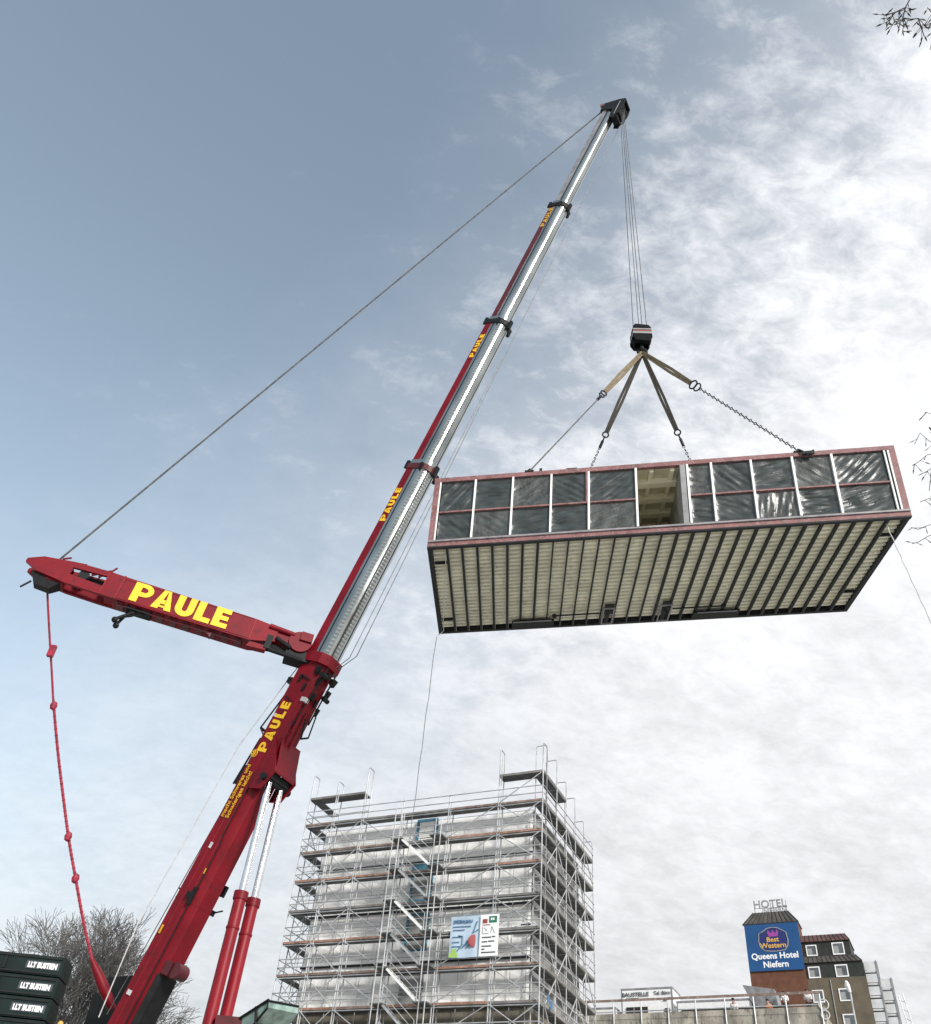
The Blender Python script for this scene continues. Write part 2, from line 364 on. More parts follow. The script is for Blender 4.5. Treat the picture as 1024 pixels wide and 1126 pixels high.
for i, (t0, t1, wd, hu, hd) in enumerate(widths):
    pr = profile(wd, hu, hd); m = MB(); m.prism(BF, pr, t0, t1)
    o = m.build('telescopic_section', [M['silver'], M['red']], crane, smooth=True); secs.append(o)
    # the red painted strip along the upper half of the flanks
    m = MB()
    for sg in (1, -1):
        m.hexa([BF(t0 + .3, sg * wd / 2, hu * .26), BF(t1 - .2, sg * wd / 2, hu * .26), BF(t1 - .2, sg * (wd / 2 + .012), hu * .26), BF(t0 + .3, sg * (wd / 2 + .012), hu * .26),
                BF(t0 + .3, sg * wd / 2, hu - .03), BF(t1 - .2, sg * wd / 2, hu - .03), BF(t1 - .2, sg * (wd / 2 + .012), hu - .03), BF(t0 + .3, sg * (wd / 2 + .012), hu - .03)])
    m.build('painted_flank', M['red'] if i > 1 else M['red_dark'] if i else M['greysteel'], o)
    # slide seams on the belly: fine rolled ribs
    m = MB(); t = t0 + .4
    pr2 = [(y * 1.004, z * 1.004) for y, z in profile(wd, hu * .05, hd)]
    m.hexa([BF(t0 + .3, wd / 2, -.05), BF(t1 - .2, wd / 2, -.05), BF(t1 - .2, wd / 2 + .008, -.05), BF(t0 + .3, wd / 2 + .008, -.05),
            BF(t0 + .3, wd / 2, .02), BF(t1 - .2, wd / 2, .02), BF(t1 - .2, wd / 2 + .008, .02), BF(t0 + .3, wd / 2 + .008, .02)])
    m.build('seam', M['darksteel'], o)
    pf = profile(wd, hu, hd)
    def bel(ang, r_=1.0): 
        return (wd / 2 * math.cos(ang) * r_, (-hd * .18 - hd * .82 * math.sin(ang) ** .8) * r_)
    for a0_, a1_ in ((.95, 1.05), (1.75, 1.82)):
        m = MB(); p0, p1, p2, p3 = bel(a0_), bel(a1_), bel(a1_, 1.02), bel(a0_, 1.02)
        m.hexa([BF(t0 + .3, *p0), BF(t1 - .2, *p0), BF(t1 - .2, *p1), BF(t0 + .3, *p1), BF(t0 + .3, *p3), BF(t1 - .2, *p3), BF(t1 - .2, *p2), BF(t0 + .3, *p2)]); m.build('belly_rail', M['darksteel'], o)
    for a0_, a1_ in () if i < 2 else ((.30, .62),) if i < 3 else ((.30, .62), (1.15, 1.5)):
        m = MB(); p0, p1, p2, p3 = bel(a0_), bel(a1_), bel(a1_, 1.012), bel(a0_, 1.012)
        m.hexa([BF(t0 + .3, *p0), BF(t1 - .2, *p0), BF(t1 - .2, *p1), BF(t0 + .3, *p1), BF(t0 + .3, *p3), BF(t1 - .2, *p3), BF(t1 - .2, *p2), BF(t0 + .3, *p2)])
        m.build('pressed_band', M['pressed'], o)
# collars
for i, (t, wd, hu, hd) in enumerate([(10.0, .80, .48, .50), (19.9, .90, .54, .58), (29.9, 1.0, .58, .66)]):
    m = MB(); pr = profile(wd, hu, hd)
    k = 1.10
    outer = [(y * k, z * k - .01) for y, z in pr]; n = len(pr)
    for a, b in ((t - .14, t + .16),):
        vs = [BF(a, y, z) for y, z in outer] + [BF(b, y, z) for y, z in outer]
        m.add(vs, [(j, (j + 1) % n, n + (j + 1) % n, n + j) for j in range(n)] + [tuple(range(n))[::-1], tuple(range(n, 2 * n))])
    c = m.build('collar', M['red_dark'] if i == 2 else M['black'], crane)
    for lo, hi in (((t - .3, -wd * .1, -hd * k - .12), (t + .25, wd * .1, -hd * k + .02)), ((t - .35, wd * .38, hu * k - .02), (t + .1, wd * .5, hu * k + .14)), ((t - .15, wd * .5, -hd * .5), (t + .25, wd * .60, -hd * .32)), ((t - .25, -wd * .66, -hd * .75), (t + .2, -wd * .5, -hd * .5))):
        m = MB(); m.box(BF, lo, hi); m.build('guide_lug', M['black'], c)
m = MB()
pr = [(-.62, .62), (-.44, .84), (.44, .84), (.66, .62), (.70, .1), (.66, -.42), (.40, -.74), (-.40, -.74), (-.66, -.42), (-.70, .1)]
m.prism(BF, pr, 40.1, 40.55)
col4 = m.build('collar', M['red'], crane)
for t, l, u, s in [(40.7, .52, -.5, .10), (41.1, .30, -.64, .08), (41.55, .57, -.28, .05), (41.75, .18, -.60, .09), (42.3, .48, -.48, .06), (40.8, -.36, -.74, .12), (41.3, -.46, -.66, .09), (42.1, -.50, -.52, .07), (41.2, .60, .12, .05), (40.75, .05, -.7, .09), (41.9, -.1, -.62, .05)]:
    m = MB(); m.hexa([BF(t, l - s, u - s), BF(t + .30, l - s * .6, u - s * .7), BF(t + .26, l + s, u - s * .4), BF(t, l + s, u - s), BF(t + .03, l - s, u + s), BF(t + .33, l - s * .5, u + s), BF(t + .22, l + s * .8, u + s), BF(t, l + s, u + s)]); m.build('locking_gear', M['black'], col4)
for a, b, r_ in (((41.0, .25, -.82), (41.0, .55, -.82), .12), ((41.7, -.55, -.76), (41.7, -.2, -.76), .10)): m = MB(); m.cyl(bp(*a), bp(*b), r_, 12); m.build('locking_gear', M['black'], col4)
m = MB()
for (a, b, r_) in [((40.6, .3, -.75), (43.3, .45, -.6), .03), ((40.7, -.2, -.85), (42.9, -.3, -.62), .035), ((41.2, .6, .1), (41.35, .58, -.35), .04), ((42.2, .58, .45), (42.4, .6, -.1), .025),
                   ((42.8, .1, -.75), (43.6, .0, -.9), .04), ((43.6, .0, -.9), (43.4, -.3, -.95), .04), ((43.4, -.3, -.95), (42.5, -.3, -.8), .03)]:
    m.tube([bp(*a), bp(*b)], r_, 6)
m.build('hose', M['black'], col4)
# side guides and hydraulic pipes low on the base boom flank, down to the cylinder bracket
m = MB()
m.cyl(bp(42.2, .50, -.50), bp(45.4, .52, -.55), .07, 8); m.cyl(bp(42.4, .34, -.64), bp(45.4, .36, -.68), .07, 8); m.cyl(bp(42.6, .12, -.66), bp(45.4, .14, -.72), .05, 8)
m.build('hydraulic_pipe', M['red'], base, smooth=True)
m = MB(); m.box(BF, (42.1, .34, -.68), (42.28, .58, -.44)); m.build('pipe_clamp', M['palerope'], base)
# cylinder bracket
m = MB()
for l in (.62, -.68):
    a = [BF(43.9, l, -.30), BF(46.1, l, -.30), BF(46.0, l, -.85), BF(45.2, l, -1.15)]
    m.hexa([p for p in a] + [p + BL * .08 for p in a])
m.box(BF, (43.9, -.60, -.62), (45.0, .62, -.54))
a = [BF(43.9, -.6, -.60), BF(43.9, .62, -.60), BF(45.2, .62, -1.12), BF(45.2, -.6, -1.12)]
m.hexa(a + [p - BD * .06 for p in a])
brk = m.build('cylinder_bracket', M['red'], crane)
m = MB(); m.cyl(bp(45.55, -.85, -.82), bp(45.55, .85, -.82), .13, 12); m.build('pivot_pin', M['black'], brk)
m = MB(); m.prism(BF, [(.6, -.5), (.6, -.98), (-.6, -.98), (-.6, -.5)], 45.25, 45.5); m.build('stop_plate', M['black'], brk)
# luffing cylinders
for l in (.36, -.36):
    top, bot = bp(45.5, l, -.78), bp(56.0, l, -4.35)
    d = (bot - top); split = top + d * .385
    m = MB(); m.tube([split, split + d * .02, split + d * .021, bot], [.235, .235, .21, .21], 20)
    cy = m.build('lift_cylinder', M['red_light'], crane, smooth=True)
    m = MB(); m.tube([split - d * .006, split + d * .018], .255, 20); m.tube([split + d * .10, split + d * .106], .235, 20)
    m.build('gland', M['red'], cy, smooth=True)
    m = MB(); m.cyl(top, split, .125, 16); m.build('piston_rod', M['chrome'], cy, smooth=True)
    m = MB(); off = BU * .27 + BL * .05
    m.tube([split + d * .03 - off * 0 + BU * .25, bot + BU * .25], .035, 6); m.build('hose', M['black'], cy)
# boom head with sheaves
m = MB()
for l in (-.42, .37):
    for prof_ in ([(-.40, .48), (.30, .48), (.55, -.38), (1.45, -.42), (1.60, -.78), (1.25, -.85), (1.15, -1.02), (.30, -1.08), (-.38, -1.0), (-.46, -.55)],):
        a = [BF(t_, l, u_) for t_, u_ in prof_]; n = len(a)
        m.add(a + [p + BL * .05 for p in a], [tuple(range(n))[::-1], tuple(range(n, 2 * n))] + [(i, (i + 1) % n, n + (i + 1) % n, n + i) for i in range(n)])
m.box(BF, (-.44, -.36, -.98), (-.34, .36, .44)); m.box(BF, (-.38, -.36, -.3), (-.05, .36, .44)); m.box(BF, (-.3, -.36, .46), (.30, .36, .58)); m.box(BF, (.70, -.34, -.9), (1.4, .34, -.50)); m.box(BF, (.2, -.34, -.5), (.6, .34, -.3))
m.box(BF, (.3, -.36, -1.0), (1.1, .36, -.85))
head = m.build('boom_head', M['black'], crane)
for l in (-.30, -.10, .10, .30):
    m = MB(); c = bp(.38, l, -.66); m.tube([c - BL * .05, c - BL * .03, c - BL * .01, c + BL * .01, c + BL * .03, c + BL * .05], [.42, .42, .36, .36, .42, .42], 22)
    m.build('sheave', M['darksteel'], head, smooth=True)
m = MB(); m.box(BF, (-.2, .42, -.72), (1.2, .43, -.66)); m.build('edge_strip', M['greysteel'], head)
m = MB(); m.cyl(bp(-.15, -.5, .56), bp(-.15, .5, .56), .13, 14); m.build('guide_roller', M['pink'], head)

# superlift mast
A = at(326, 712, 38.5); B = at(50, 628, 37.6)
ax = (B - A).normalized(); vz = (Vector((0, 0, 1)) - ax * ax.z).normalized(); nf = ax.cross(vz)
if nf.dot(CAM - A) < 0: nf = -nf
MF = Fr(A, ax, nf, vz); LEN = (B - A).length
m = MB()
hprof = [(1.1, -.34, .30), (2.0, -.52, .54), (LEN - 1.6, -.50, .62)]
def mbox(m, x0, x1, z00, z01, z10, z11, y0=-.42, y1=.42):
    m.hexa([MF(x0, y0, z00), MF(x1, y0, z10), MF(x1, y1, z10), MF(x0, y1, z00), MF(x0, y0, z01), MF(x1, y0, z11), MF(x1, y1, z11), MF(x0, y1, z01)])
mbox(m, 1.9, 7.65, -.56, .50, -.54, .60)
mbox(m, .9, 1.9, -.28, .40, -.56, .50)
# open fork end
for y0, y1 in ((.30, .42), (-.42, -.30)):
    mbox(m, 7.65, 8.2, -.54, .60, -.54, .62, y0, y1)
    mbox(m, 8.2, 9.6, -.54, -.14, -.50, -.05, y0, y1); mbox(m, 8.2, 9.6, .36, .62, .30, .58, y0, y1)
    mbox(m, 9.6, LEN + .2, -.50, .58, -.34, .40, y0, y1); mbox(m, LEN + .2, LEN + .75, -.34, .40, -.06, .10, y0, y1)
m.box(MF, (9.7, -.30, -.50), (10.4, .30, -.44)); m.box(MF, (9.7, -.30, .46), (10.4, .30, .52)); m.box(MF, (7.65, -.30, -.50), (8.0, .30, .58))
mast = m.build('superlift_mast', M['red'], crane)
m = MB(); m.box(MF, (7.5, .42, -.55), (7.58, .45, .61)); m.box(MF, (8.15, .42, -.54), (8.2, .45, .60)); m.box(MF, (1.9, .42, -.5), (1.95, .44, .48)); m.box(MF, (4.7, -.3, .56), (4.8, -.2, .66)); m.box(MF, (6.4, -.3, .58), (6.5, -.2, .68)); m.box(MF, (2.9, -.3, .5), (3.05, -.2, .60))
m.build('weld_ridge', M['red_light'], mast)
m = MB(); m.cyl(MF(LEN - .2, -.34, 0), MF(LEN - .2, .34, 0), .28, 18); m.cyl(MF(9.1, -.34, .16), MF(9.1, .34, .16), .22, 18); m.box(MF, (8.3, -.28, .2), (9.4, .0, .34))
m.build('guy_sheave', M['black'], mast, smooth=True)
m = MB()
m.hexa([MF(LEN - .55, -.2, -.85), MF(LEN + .1, -.2, -.8), MF(LEN + .1, .2, -.8), MF(LEN - .55, .2, -.85), MF(LEN - .9, -.3, -.46), MF(LEN + .4, -.3, -.30), MF(LEN + .4, .3, -.30), MF(LEN - .9, .3, -.46)])
m.tube([MF(LEN + .2, .2, -.75), MF(LEN + .45, .2, -1.15)], .04, 6)
m.build('pendant_anchor', M['black'], mast)
m = MB(); t0 = MF(8.7, -.2, .58)
m.tube([t0, MF(8.35, -.2, 1.05)], .05, 6); m.tube([MF(9.0, -.2, .58), MF(8.35, -.2, 1.05)], .05, 6); m.tube([MF(8.35, -.2, 1.0), MF(8.2, -.2, 1.28)], .04, 6)
for a, b in [((10.0, .3, .55), (9.2, .3, .66)), ((10.2, .3, .6), (9.9, .3, .78))]: m.tube([MF(*a), MF(*b)], .04, 6)
m.build('rope_guard', M['red'], mast)
m = MB()   # folding leg under the mast
m.tube([MF(6.5, .1, -.55), MF(7.2, .1, -1.25)], .07, 8); m.tube([MF(6.9, -.2, -.55), MF(7.1, -.1, -1.35)], .06, 8); m.tube([MF(6.0, .1, -.55), MF(6.9, .1, -1.0)], .04, 6); m.tube([MF(6.65, .1, -.9), MF(7.1, -.15, -.95)], .04, 6)
m.ball(MF(7.2, .1, -1.28), .13); m.ball(MF(7.1, -.1, -1.4), .13); m.box(MF, (6.0, -.25, -.68), (7.0, .25, -.55))
m.build('folding_leg', M['black'], mast)
m = MB(); x = 2.2
while x < 7.4: m.box(MF, (x, -.3, -.60), (x + .28, .3, -.55)); x += .55
m.tube([MF(2.2, .2, -.66), MF(7.4, .2, -.64)], .035, 6); m.box(MF, (3.5, .1, -.74), (3.6, .22, -.58)); m.box(MF, (3.42, .1, -.88), (3.5, .3, -.70))
m.build('underside_ribs', M['red_dark'], mast)
# mast root: hinge and rams
m = MB(); m.cyl(MF(-.1, -.45, .05), MF(-.1, .45, .05), .48, 18); m.hexa([MF(.1, -.3, -.3), MF(1.0, -.3, -.2), MF(1.0, .36, -.2), MF(.1, .36, -.3), MF(.1, -.3, .42), MF(1.0, -.3, .38), MF(1.0, .36, .38), MF(.1, .36, .42)])
m.box(MF, (-.55, .1, .1), (-.05, .55, .5)); m.tube([MF(1.3, .45, .35), MF(.2, .4, .30)], .11, 10)
hinge = m.build('mast_hinge', M['red'], mast, smooth=True)
m = MB(); m.tube([MF(1.9, .3, -.62), MF(-.4, .3, -.70)], .10, 10); m.tube([MF(1.2, .1, -.35), MF(-.6, .1, -.62)], .16, 10); m.box(MF, (-.8, -.3, -.75), (.35, .35, -.28)); m.tube([MF(.9, .45, -.1), (MF(.2, .42, -.35))], .09, 8); m.box(MF, (1.0, .2, -.7), (1.25, .44, -.05))
m.build('mast_ram', M['black'], mast)
m = MB(); m.hexa([MF(1.15, .1, -.78), MF(1.95, .1, -.84), MF(1.95, .4, -.84), MF(1.15, .4, -.78), MF(1.15, .1, -.58), MF(1.85, .1, -.6), MF(1.85, .4, -.6), MF(1.15, .4, -.58)])
m.build('bracket', M['red'], mast)
# lettering: mast
tf = Fr(MF(7.02, .442, -.42), -ax, vz, nf)
m = MB(); block_text(m, tf, 'PAULE', 1.04, gap=.085, vfill=.90, ext=.012)
tm = m.build('lettering', M['yellow'], mast)
# lettering: base boom flank (reads upwards)
tf = Fr(bp(45.05, .553, .56), BD, -BU, BL)
m = MB(); block_text(m, Fr(bp(44.62, .556, -.06), BD, BU, BL), 'PAULE', .50, gap=.20, vfill=.95, ext=.01)
m.build('lettering', M['yellow'], base)
m = MB()
font_text(m, Fr(bp(47.35, .58, .30), BD, BU, BL), 'macht Schweres und', .26, .007, .008, 'LEFT', .98)
font_text(m, Fr(bp(47.35, .58, .03), BD, BU, BL), 'Schwieriges leicht!', .26, .007, .008, 'LEFT', .98)
m.build('slogan', M['amber'], base)
m = MB()
for k in range(6):                       # small round emblem beside the name
    a = k * math.pi / 3; m.tube([bp(44.75, .565, .46), bp(44.75 + .13 * math.cos(a), .565, .46 + .11 * math.sin(a))], .03, 5)
m.ring(bp(44.75, .563, .46), BL, .15, .022, 14, 5)
m.build('emblem', M['amber'], base)
for o, (t, wd, hu, mt) in zip(secs[::-1], [(33.2, 1.0, .58, 'yellow'), (22.6, .90, .54, 'yellow'), (12.0, .80, .48, 'amber')]):
    m = MB(); block_text(m, Fr(bp(t, wd / 2 + .014, hu * .30), BD, BU, BL), 'PAULE', .46 if t > 30 else .40, gap=.16, vfill=.86 * (hu * .58) / .40, ext=.008)
    m.build('lettering', M[mt], o)
# flank details on the base boom
m = MB(); m.box(BF, (49.9, .55, -.32), (50.5, .66, -.18)); m.box(BF, (50.1, .55, -.18), (50.3, .66, .02))
m.box(BF, (50.2, .1, .66), (50.35, .2, .86)); m.tube([bp(50.2, .15, .8), bp(50.1, .15, 1.05)], .03, 5); m.box(BF, (47.2, .1, .66), (47.35, .2, .92)); m.box(BF, (54.0, .2, .66), (54.2, .35, .84))
m.box(BF, (49.4, -.62, -.5), (49.8, -.5, -.25)); m.box(BF, (50.3, -.68, -.4), (50.5, -.5, -.3)); m.tube([bp(50.4, -.6, -.35), bp(50.2, -.62, -.75)], .03, 5)
m.build('fitting', M['black'], base)
m = MB(); m.box(BF, (52.3, .0, -.86), (52.75, .5, -.54)); m.cyl(bp(52.5, -.05, -1.02), bp(52.5, .45, -1.02), .26, 14)
m.build('guide_pulley', M['red_dark'], base, smooth=True)
m = MB(); m.prism(BF, [(.5, -.40), (.36, -.58), (-.36, -.58), (-.5, -.40)], 52.8, 56.1); m.build('wear_plate', M['black'], base)
for t, u, a_, b_, mt in [(48.3, .1, .22, .14, 'palerope'), (51.4, .35, .3, .10, 'amber'), (53.6, .2, .16, .22, 'palerope'), (43.0, .40, .14, .10, 'palerope'), (49.2, -.25, .2, .08, 'amber')]:
    m = MB(); m.box(BF, (t, .578, u), (t + a_, .584, u + b_)); m.build('warning_label', M[mt], base)
m = MB(); m.tube([bp(45.6, .575, -.16), bp(48, .58, -.16), bp(48.3, .58, -.26), bp(52.2, .58, -.28), bp(55.8, .58, -.28)], .022, 6); m.build('cable_run', M['black'], base)
m = MB()
for x in (2.4, 3.6, 5.2, 6.9): m.box(MF, (x, .42, -.52), (x + .03, .428, .52))
m.box(MF, (2.0, .42, -.50), (7.6, .440, -.46)); m.box(MF, (2.0, .42, .46), (7.6, .436, .49)); m.build('plate_joint', M['red'], mast)
# maintenance ladder / hose frame behind the boom
m = MB(); m.tube([bp(41.3, .2, .72), bp(43.6, .2, 1.25), bp(44.0, .2, .7)], .035, 6); m.tube([bp(41.3, -.1, .72), bp(43.6, -.1, 1.25), bp(44.0, -.1, .7)], .035, 6); m.box(BF, (41.3, -.2, .66), (41.55, .4, 1.0)); m.box(BF, (45.2, -.1, .66), (46.0, .3, .96)); m.tube([bp(44.0, .2, .95), bp(46.0, .2, 1.1)], .04, 6)
m.box(BF, (43.55, -.1, 1.2), (43.65, .2, 1.26))
m.build('hose_frame', M['black'], base)
# ropes
def rope(name, pts, r, mt='rope', parent=crane, n=5): 
    m = MB(); m.tube(pts, r, n); return m.build(name, M[mt], parent)
rope('guy_rope', [bp(-.15, .1, .62), MF(LEN - .1, 0, .28)], .045)
rope('hoist_rope', [bp(54.8, .1, 1.6), bp(51.8, .1, 2.15), bp(44.5, .1, 2.0), bp(41, .1, 1.2), bp(39.9, .05, .95), bp(.2, 0, .60)], .022, 'palerope')
rope('hoist_rope', [bp(46.5, .1, 1.0), bp(54.6, .1, 1.3)], .018, 'rope')
rope('hoist_rope', [bp(40.4, -.25, -.70), bp(39.6, -.3, -1.30), bp(20, -.3, -1.05), bp(1.0, -.3, -.95)], .020, 'rope')
rope('hoist_rope', [bp(40.4, -.1, -.70), bp(39.8, -.15, -1.12), bp(22, -.3, -.95)], .018, 'rope')
HOOK = Vector((7.55, 25.75, 36.4))
hk = at(705, 372, (HOOK - CAM).dot(cf)); HOOK = Vector((hk.x, hk.y, hk.z))
for dx, dy in ((-.30, .10), (-.08, -.1), (.12, .08), (.30, -.08)):
    s_ = bp(.8, 0, -.98)
    rope('hoist_rope', [s_ + BL * dx * .9 - BU * dx * .7, HOOK + Vector((dx, dy, .35))], .020)
# slack pendant from the mast end down to the superstructure
pp = [(52, 650, 37.4), (54, 690, 37.2), (57, 740, 36.8), (59, 775, 36.5), (64, 830, 36.0), (70, 880, 35.5), (76, 925, 35.0), (83, 965, 34.5), (92, 1015, 34.0), (101, 1055, 33.6)]
pts0 = [at(*q) for q in pp]; pts = []
for i in range(len(pts0) - 1):
    a, b, c, d = pts0[max(i - 1, 0)], pts0[i], pts0[i + 1], pts0[min(i + 2, len(pts0) - 1)]
    for k in range(4):
        t = k / 4; pts.append(.5 * (2 * b + (c - a) * t + (2 * a - 5 * b + 4 * c - d) * t * t + (3 * b - a - 3 * c + d) * t ** 3))
pts.append(pts0[-1])
m = MB(); m.tube(pts, [.045] * 12 + [.055] * (len(pts) - 12), 7)
for i in range(12, len(pts) - 1):
    for k in range(2):
        p = pts[i].lerp(pts[i + 1], k / 2); m.ball(p, .075, 6, (1, 1, .8))
pend = m.build('guy_pendant', M['pendant'], crane)
for q in [(59, 776, 36.5), (75, 920, 35), (83, 966, 34.5)]: m = MB(); m.ball(at(*q), .15, 8, (1, 1, 1.3)); m.build('pendant_link', M['pendant'], pend)
m = MB()
m.box(Fr(at(57, 716, 36.9), (1, 0, 0), (0, 1, 0), (0, 0, 1)), (-.12, -.08, -.25), (.12, .08, .25))
m.build('pendant_link', M['pendant'], pend)
a, b = at(101, 1055, 33.6), at(124, 1110, 33.1)
m = MB(); m.tube([a, a.lerp(b, .3), a.lerp(b, .6), b], [.08, .17, .20, .14], 10)
m.build('pendant_socket', M['red'], pend, smooth=True)
# superstructure and carrier, standing on the raised pad
hx = Vector((BD.x, BD.y, 0)).normalized()
SF = Fr((-11.2, 36.6, PAD), hx, BL, (0, 0, 1))
m = MB(); m.box(SF, (-6, -1.3, 2.0), (4.5, 1.3, 3.0)); m.box(SF, (-1.3, -1.0, 3.0), (.5, -.6, 4.4)); m.box(SF, (-1.3, .6, 3.0), (.5, 1.0, 4.4)); m.box(SF, (3.2, -.9, 2.6), (4.2, .9, 3.2))
m.build('superstructure', M['red'], crane)
m = MB(); m.cyl(SF(0, 0, 1.6), SF(0, 0, 2.0), 1.3, 30); m.build('slewing_ring', M['black'], crane, smooth=True)
m = MB(); m.box(SF, (-9, -1.4, .75), (9.5, 1.4, 1.6)); m.box(SF, (9.5, -1.4, .9), (11.6, 1.4, 2.6)); m.build('carrier', M['red'], crane)
for xx in (-8, -6.3, -3, -1.3, 1.8, 4.2, 6, 8):
    for yy in (-1.45, 1.05):
        m = MB(); m.cyl(SF(xx, yy, .68), SF(xx, yy + .42, .68), .68, 24); wh = m.build('wheel', M['rubber'], crane, smooth=True)
        m = MB(); m.cyl(SF(xx, yy - .01, .68), SF(xx, yy + .43, .68), .36, 18); m.build('rim', M['red_dark'], wh)
m = MB(); m.box(Fr(at(118, 1112, 34.5), hx, BL, (0, 0, 1)), (-.45, -.8, -1.6), (.35, .5, .5)); m.box(Fr(at(140, 1088, 34.5), hx, BL, (0, 0, 1)), (-.7, -.5, -1.4), (.5, .4, .35))
m.box(Fr(at(118, 1112, 34.5), hx, BL, (0, 0, 1)), (-.55, -.3, -4), (.35, .2, -1.6))
m.build('winch_housing', M['black'], crane)
# tilted operator's cab with green tinted glass
c0, c1 = at(273, 1122, 29.5), at(303, 1103, 29.0)
cxv = (c1 - c0); cl = cxv.length; cxv.normalize(); cyv = BL.copy(); cyv = (cyv - cxv * cyv.dot(cxv)).normalized(); czv = cxv.cross(cyv)
if czv.z < 0: czv = -czv
CF = Fr(c0, cxv, cyv, czv)
m = MB(); m.box(Fr(at(258, 1125, 29.6), (1, 0, 0), (0, 1, 0), (0, 0, 1)), (-.55, -.4, -1.6), (.45, .6, .10))
m.hexa([CF(.1, -.9, -1.3), CF(cl * .8, -.9, -1.3), CF(cl * .8, .2, -1.3), CF(.1, .2, -1.3), CF(0, -.9, -.62), CF(cl * .62, -.9, -.62), CF(cl * .62, .25, -.62), CF(0, .25, -.62)])
cab = m.build('operator_cab', M['red_dark'], crane)
m = MB(); m.hexa([CF(0, -.9, -.6), CF(cl * .55, -.9, -.45), CF(cl * .55, .28, -.45), CF(0, .28, -.6), CF(.05, -.9, 0), CF(cl * .55, -.9, 0), CF(cl * .55, .28, 0), CF(.05, .28, 0)]); m.build('cab_window', M['tint'], cab)
m = MB(); m.hexa([CF(cl * .60, -.9, -.42), CF(cl * 1.0, -.9, -.18), CF(cl * 1.0, .28, -.18), CF(cl * .60, .28, -.42), CF(cl * .60, -.9, 0), CF(cl * 1.02, -.9, 0), CF(cl * 1.02, .28, 0), CF(cl * .60, .28, 0)]); m.build('cab_window', M['tint'], cab)
m = MB(); m.tube([CF(-.02, .32, .02), CF(cl * 1.05, .32, .02)], .04, 6); m.tube([CF(cl * .575, -.9, .03), CF(cl * .575, .32, .03), CF(cl * .575, .32, -.5)], .05, 6); m.tube([CF(cl * 1.03, -.9, .02), CF(cl * 1.03, .32, .0), CF(cl * 1.0, .32, -.2), CF(0, .32, -.66)], .035, 6)
m.box(CF, (cl * .1, -.2, -1.8), (cl * .45, .2, -1.3))
m.build('cab_frame', M['black'], cab)

# ballast slabs stacked behind the boom foot
names = ['dark green ballast slab on top of the stack at the lower left, white plate in its middle',
         'dark green ballast slab directly under the topmost slab of the stack at the lower left',
         'dark green ballast slab third from the top of the stack left of the bare tree',
         'dark green ballast slab lowest in view, next to the yellow beacon']
SD = 28.0
tl, tr_ = at(-30, 1038, SD), at(73, 1053, SD)
sx_ = (tr_ - tl); sx_.z = 0; swid = sx_.length; sx_.normalize(); sy_ = Vector((-sx_.y, sx_.x, 0))
slab_h = .58
for k in range(8):
    ztop = tr_.z - k * slab_h
    fr = Fr(Vector((tr_.x, tr_.y, ztop - slab_h)), sx_, sy_, (0, 0, 1))
    if ztop - slab_h < PAD + .1: 
        break
    lab = names[k] if k < 4 else 'dark green ballast slab hidden low in the stack under the labelled ones'
    root = thing('ballast_slab', fr(-swid / 2, 1, 0), lab, 'counterweight', 'ballast slabs stacked behind the crane foot')
    m = MB(); w1 = swid
    prof = [(-w1, .05), (-w1 + .05, .0), (-.03, .0), (0, .05), (0, .95), (-w1, .95)]
    lo = [fr(x, y, .03) for x, y in prof]; hi = [fr(x, y, slab_h - .012) for x, y in prof]
    n = len(prof); m.add(lo + hi, [tuple(range(n))[::-1], tuple(range(n, 2 * n))] + [(i, (i + 1) % n, n + (i + 1) % n, n + i) for i in range(n)])
    s_ = m.build('slab', M['dgreen'], root)
    m = MB(); m.box(fr, (-w1, -.035, .06), (-.06, -.002, .10)); m.box(fr, (-w1, -.035, slab_h - .10), (-.06, -.002, slab_h - .06)); m.box(fr, (-1.75, -.05, .12), (-1.70, -.002, slab_h - .12))
    m.build('rib', M['darksteel'], s_)
    m = MB(); m.box(fr, (-1.10, -.02, .18), (-.10, -.004, .40)); pl = m.build('plate', M['ink'], root)
    m = MB(); font_text(m, Fr(fr(-.60, -.024, .215), sx_, (0, 0, 1), -sy_), 'LLT BUSTIEN', .20, .012, .006, 'CENTER', .76)
    m.build('lettering', M['white'], pl)
bx = at(66, 1127, 27)
m = MB(); m.cyl(bx - Vector((0, 0, .12)), bx + Vector((0, 0, .02)), .09, 12); m.ball(bx + Vector((0, 0, .02)), .09, 10); m.tube([bx - Vector((0, 0, .12)), bx - Vector((0, 0, bx.z - PAD))], .04, 6)
free(m, 'warning_beacon', M['gold'], 'small yellow beacon on a thin post beside the ballast stack', 'beacon', smooth=True)

# ------------------------------------------------------------------ hook block and slings
m = MB(); hf = Fr(HOOK, (1, 0, 0), (0, 1, 0), (0, 0, 1))
hb = thing('hook_block', HOOK - Vector((0, 0, .75)), 'black hook block with white and red stripes hanging under the hoist ropes', 'hook block')
pr = [(-.30, .62), (.30, .62), (.42, .45), (.45, -.25), (.30, -.55), (-.30, -.55), (-.45, -.25), (-.42, .45)]
for y0, y1 in ((-.34, -.26), (.26, .34), (-.12, .12)):
    vs = [hf(x, y0, z) for x, z in pr] + [hf(x, y1, z) for x, z in pr]
    m.add(vs, [tuple(range(8))[::-1], tuple(range(8, 16))] + [(i, (i + 1) % 8, 8 + (i + 1) % 8, 8 + i) for i in range(8)])
m.box(hf, (-.34, -.262, -.55), (.34, .262, -.3))
m.build('block_housing', M['blockblack'], hb, smooth=False)
for y in (-.2, .2):
    m = MB(); m.cyl(hf(0, y - .045, .22), hf(0, y + .045, .22), .38, 20); m.build('sheave', M['darksteel'], hb, smooth=True)
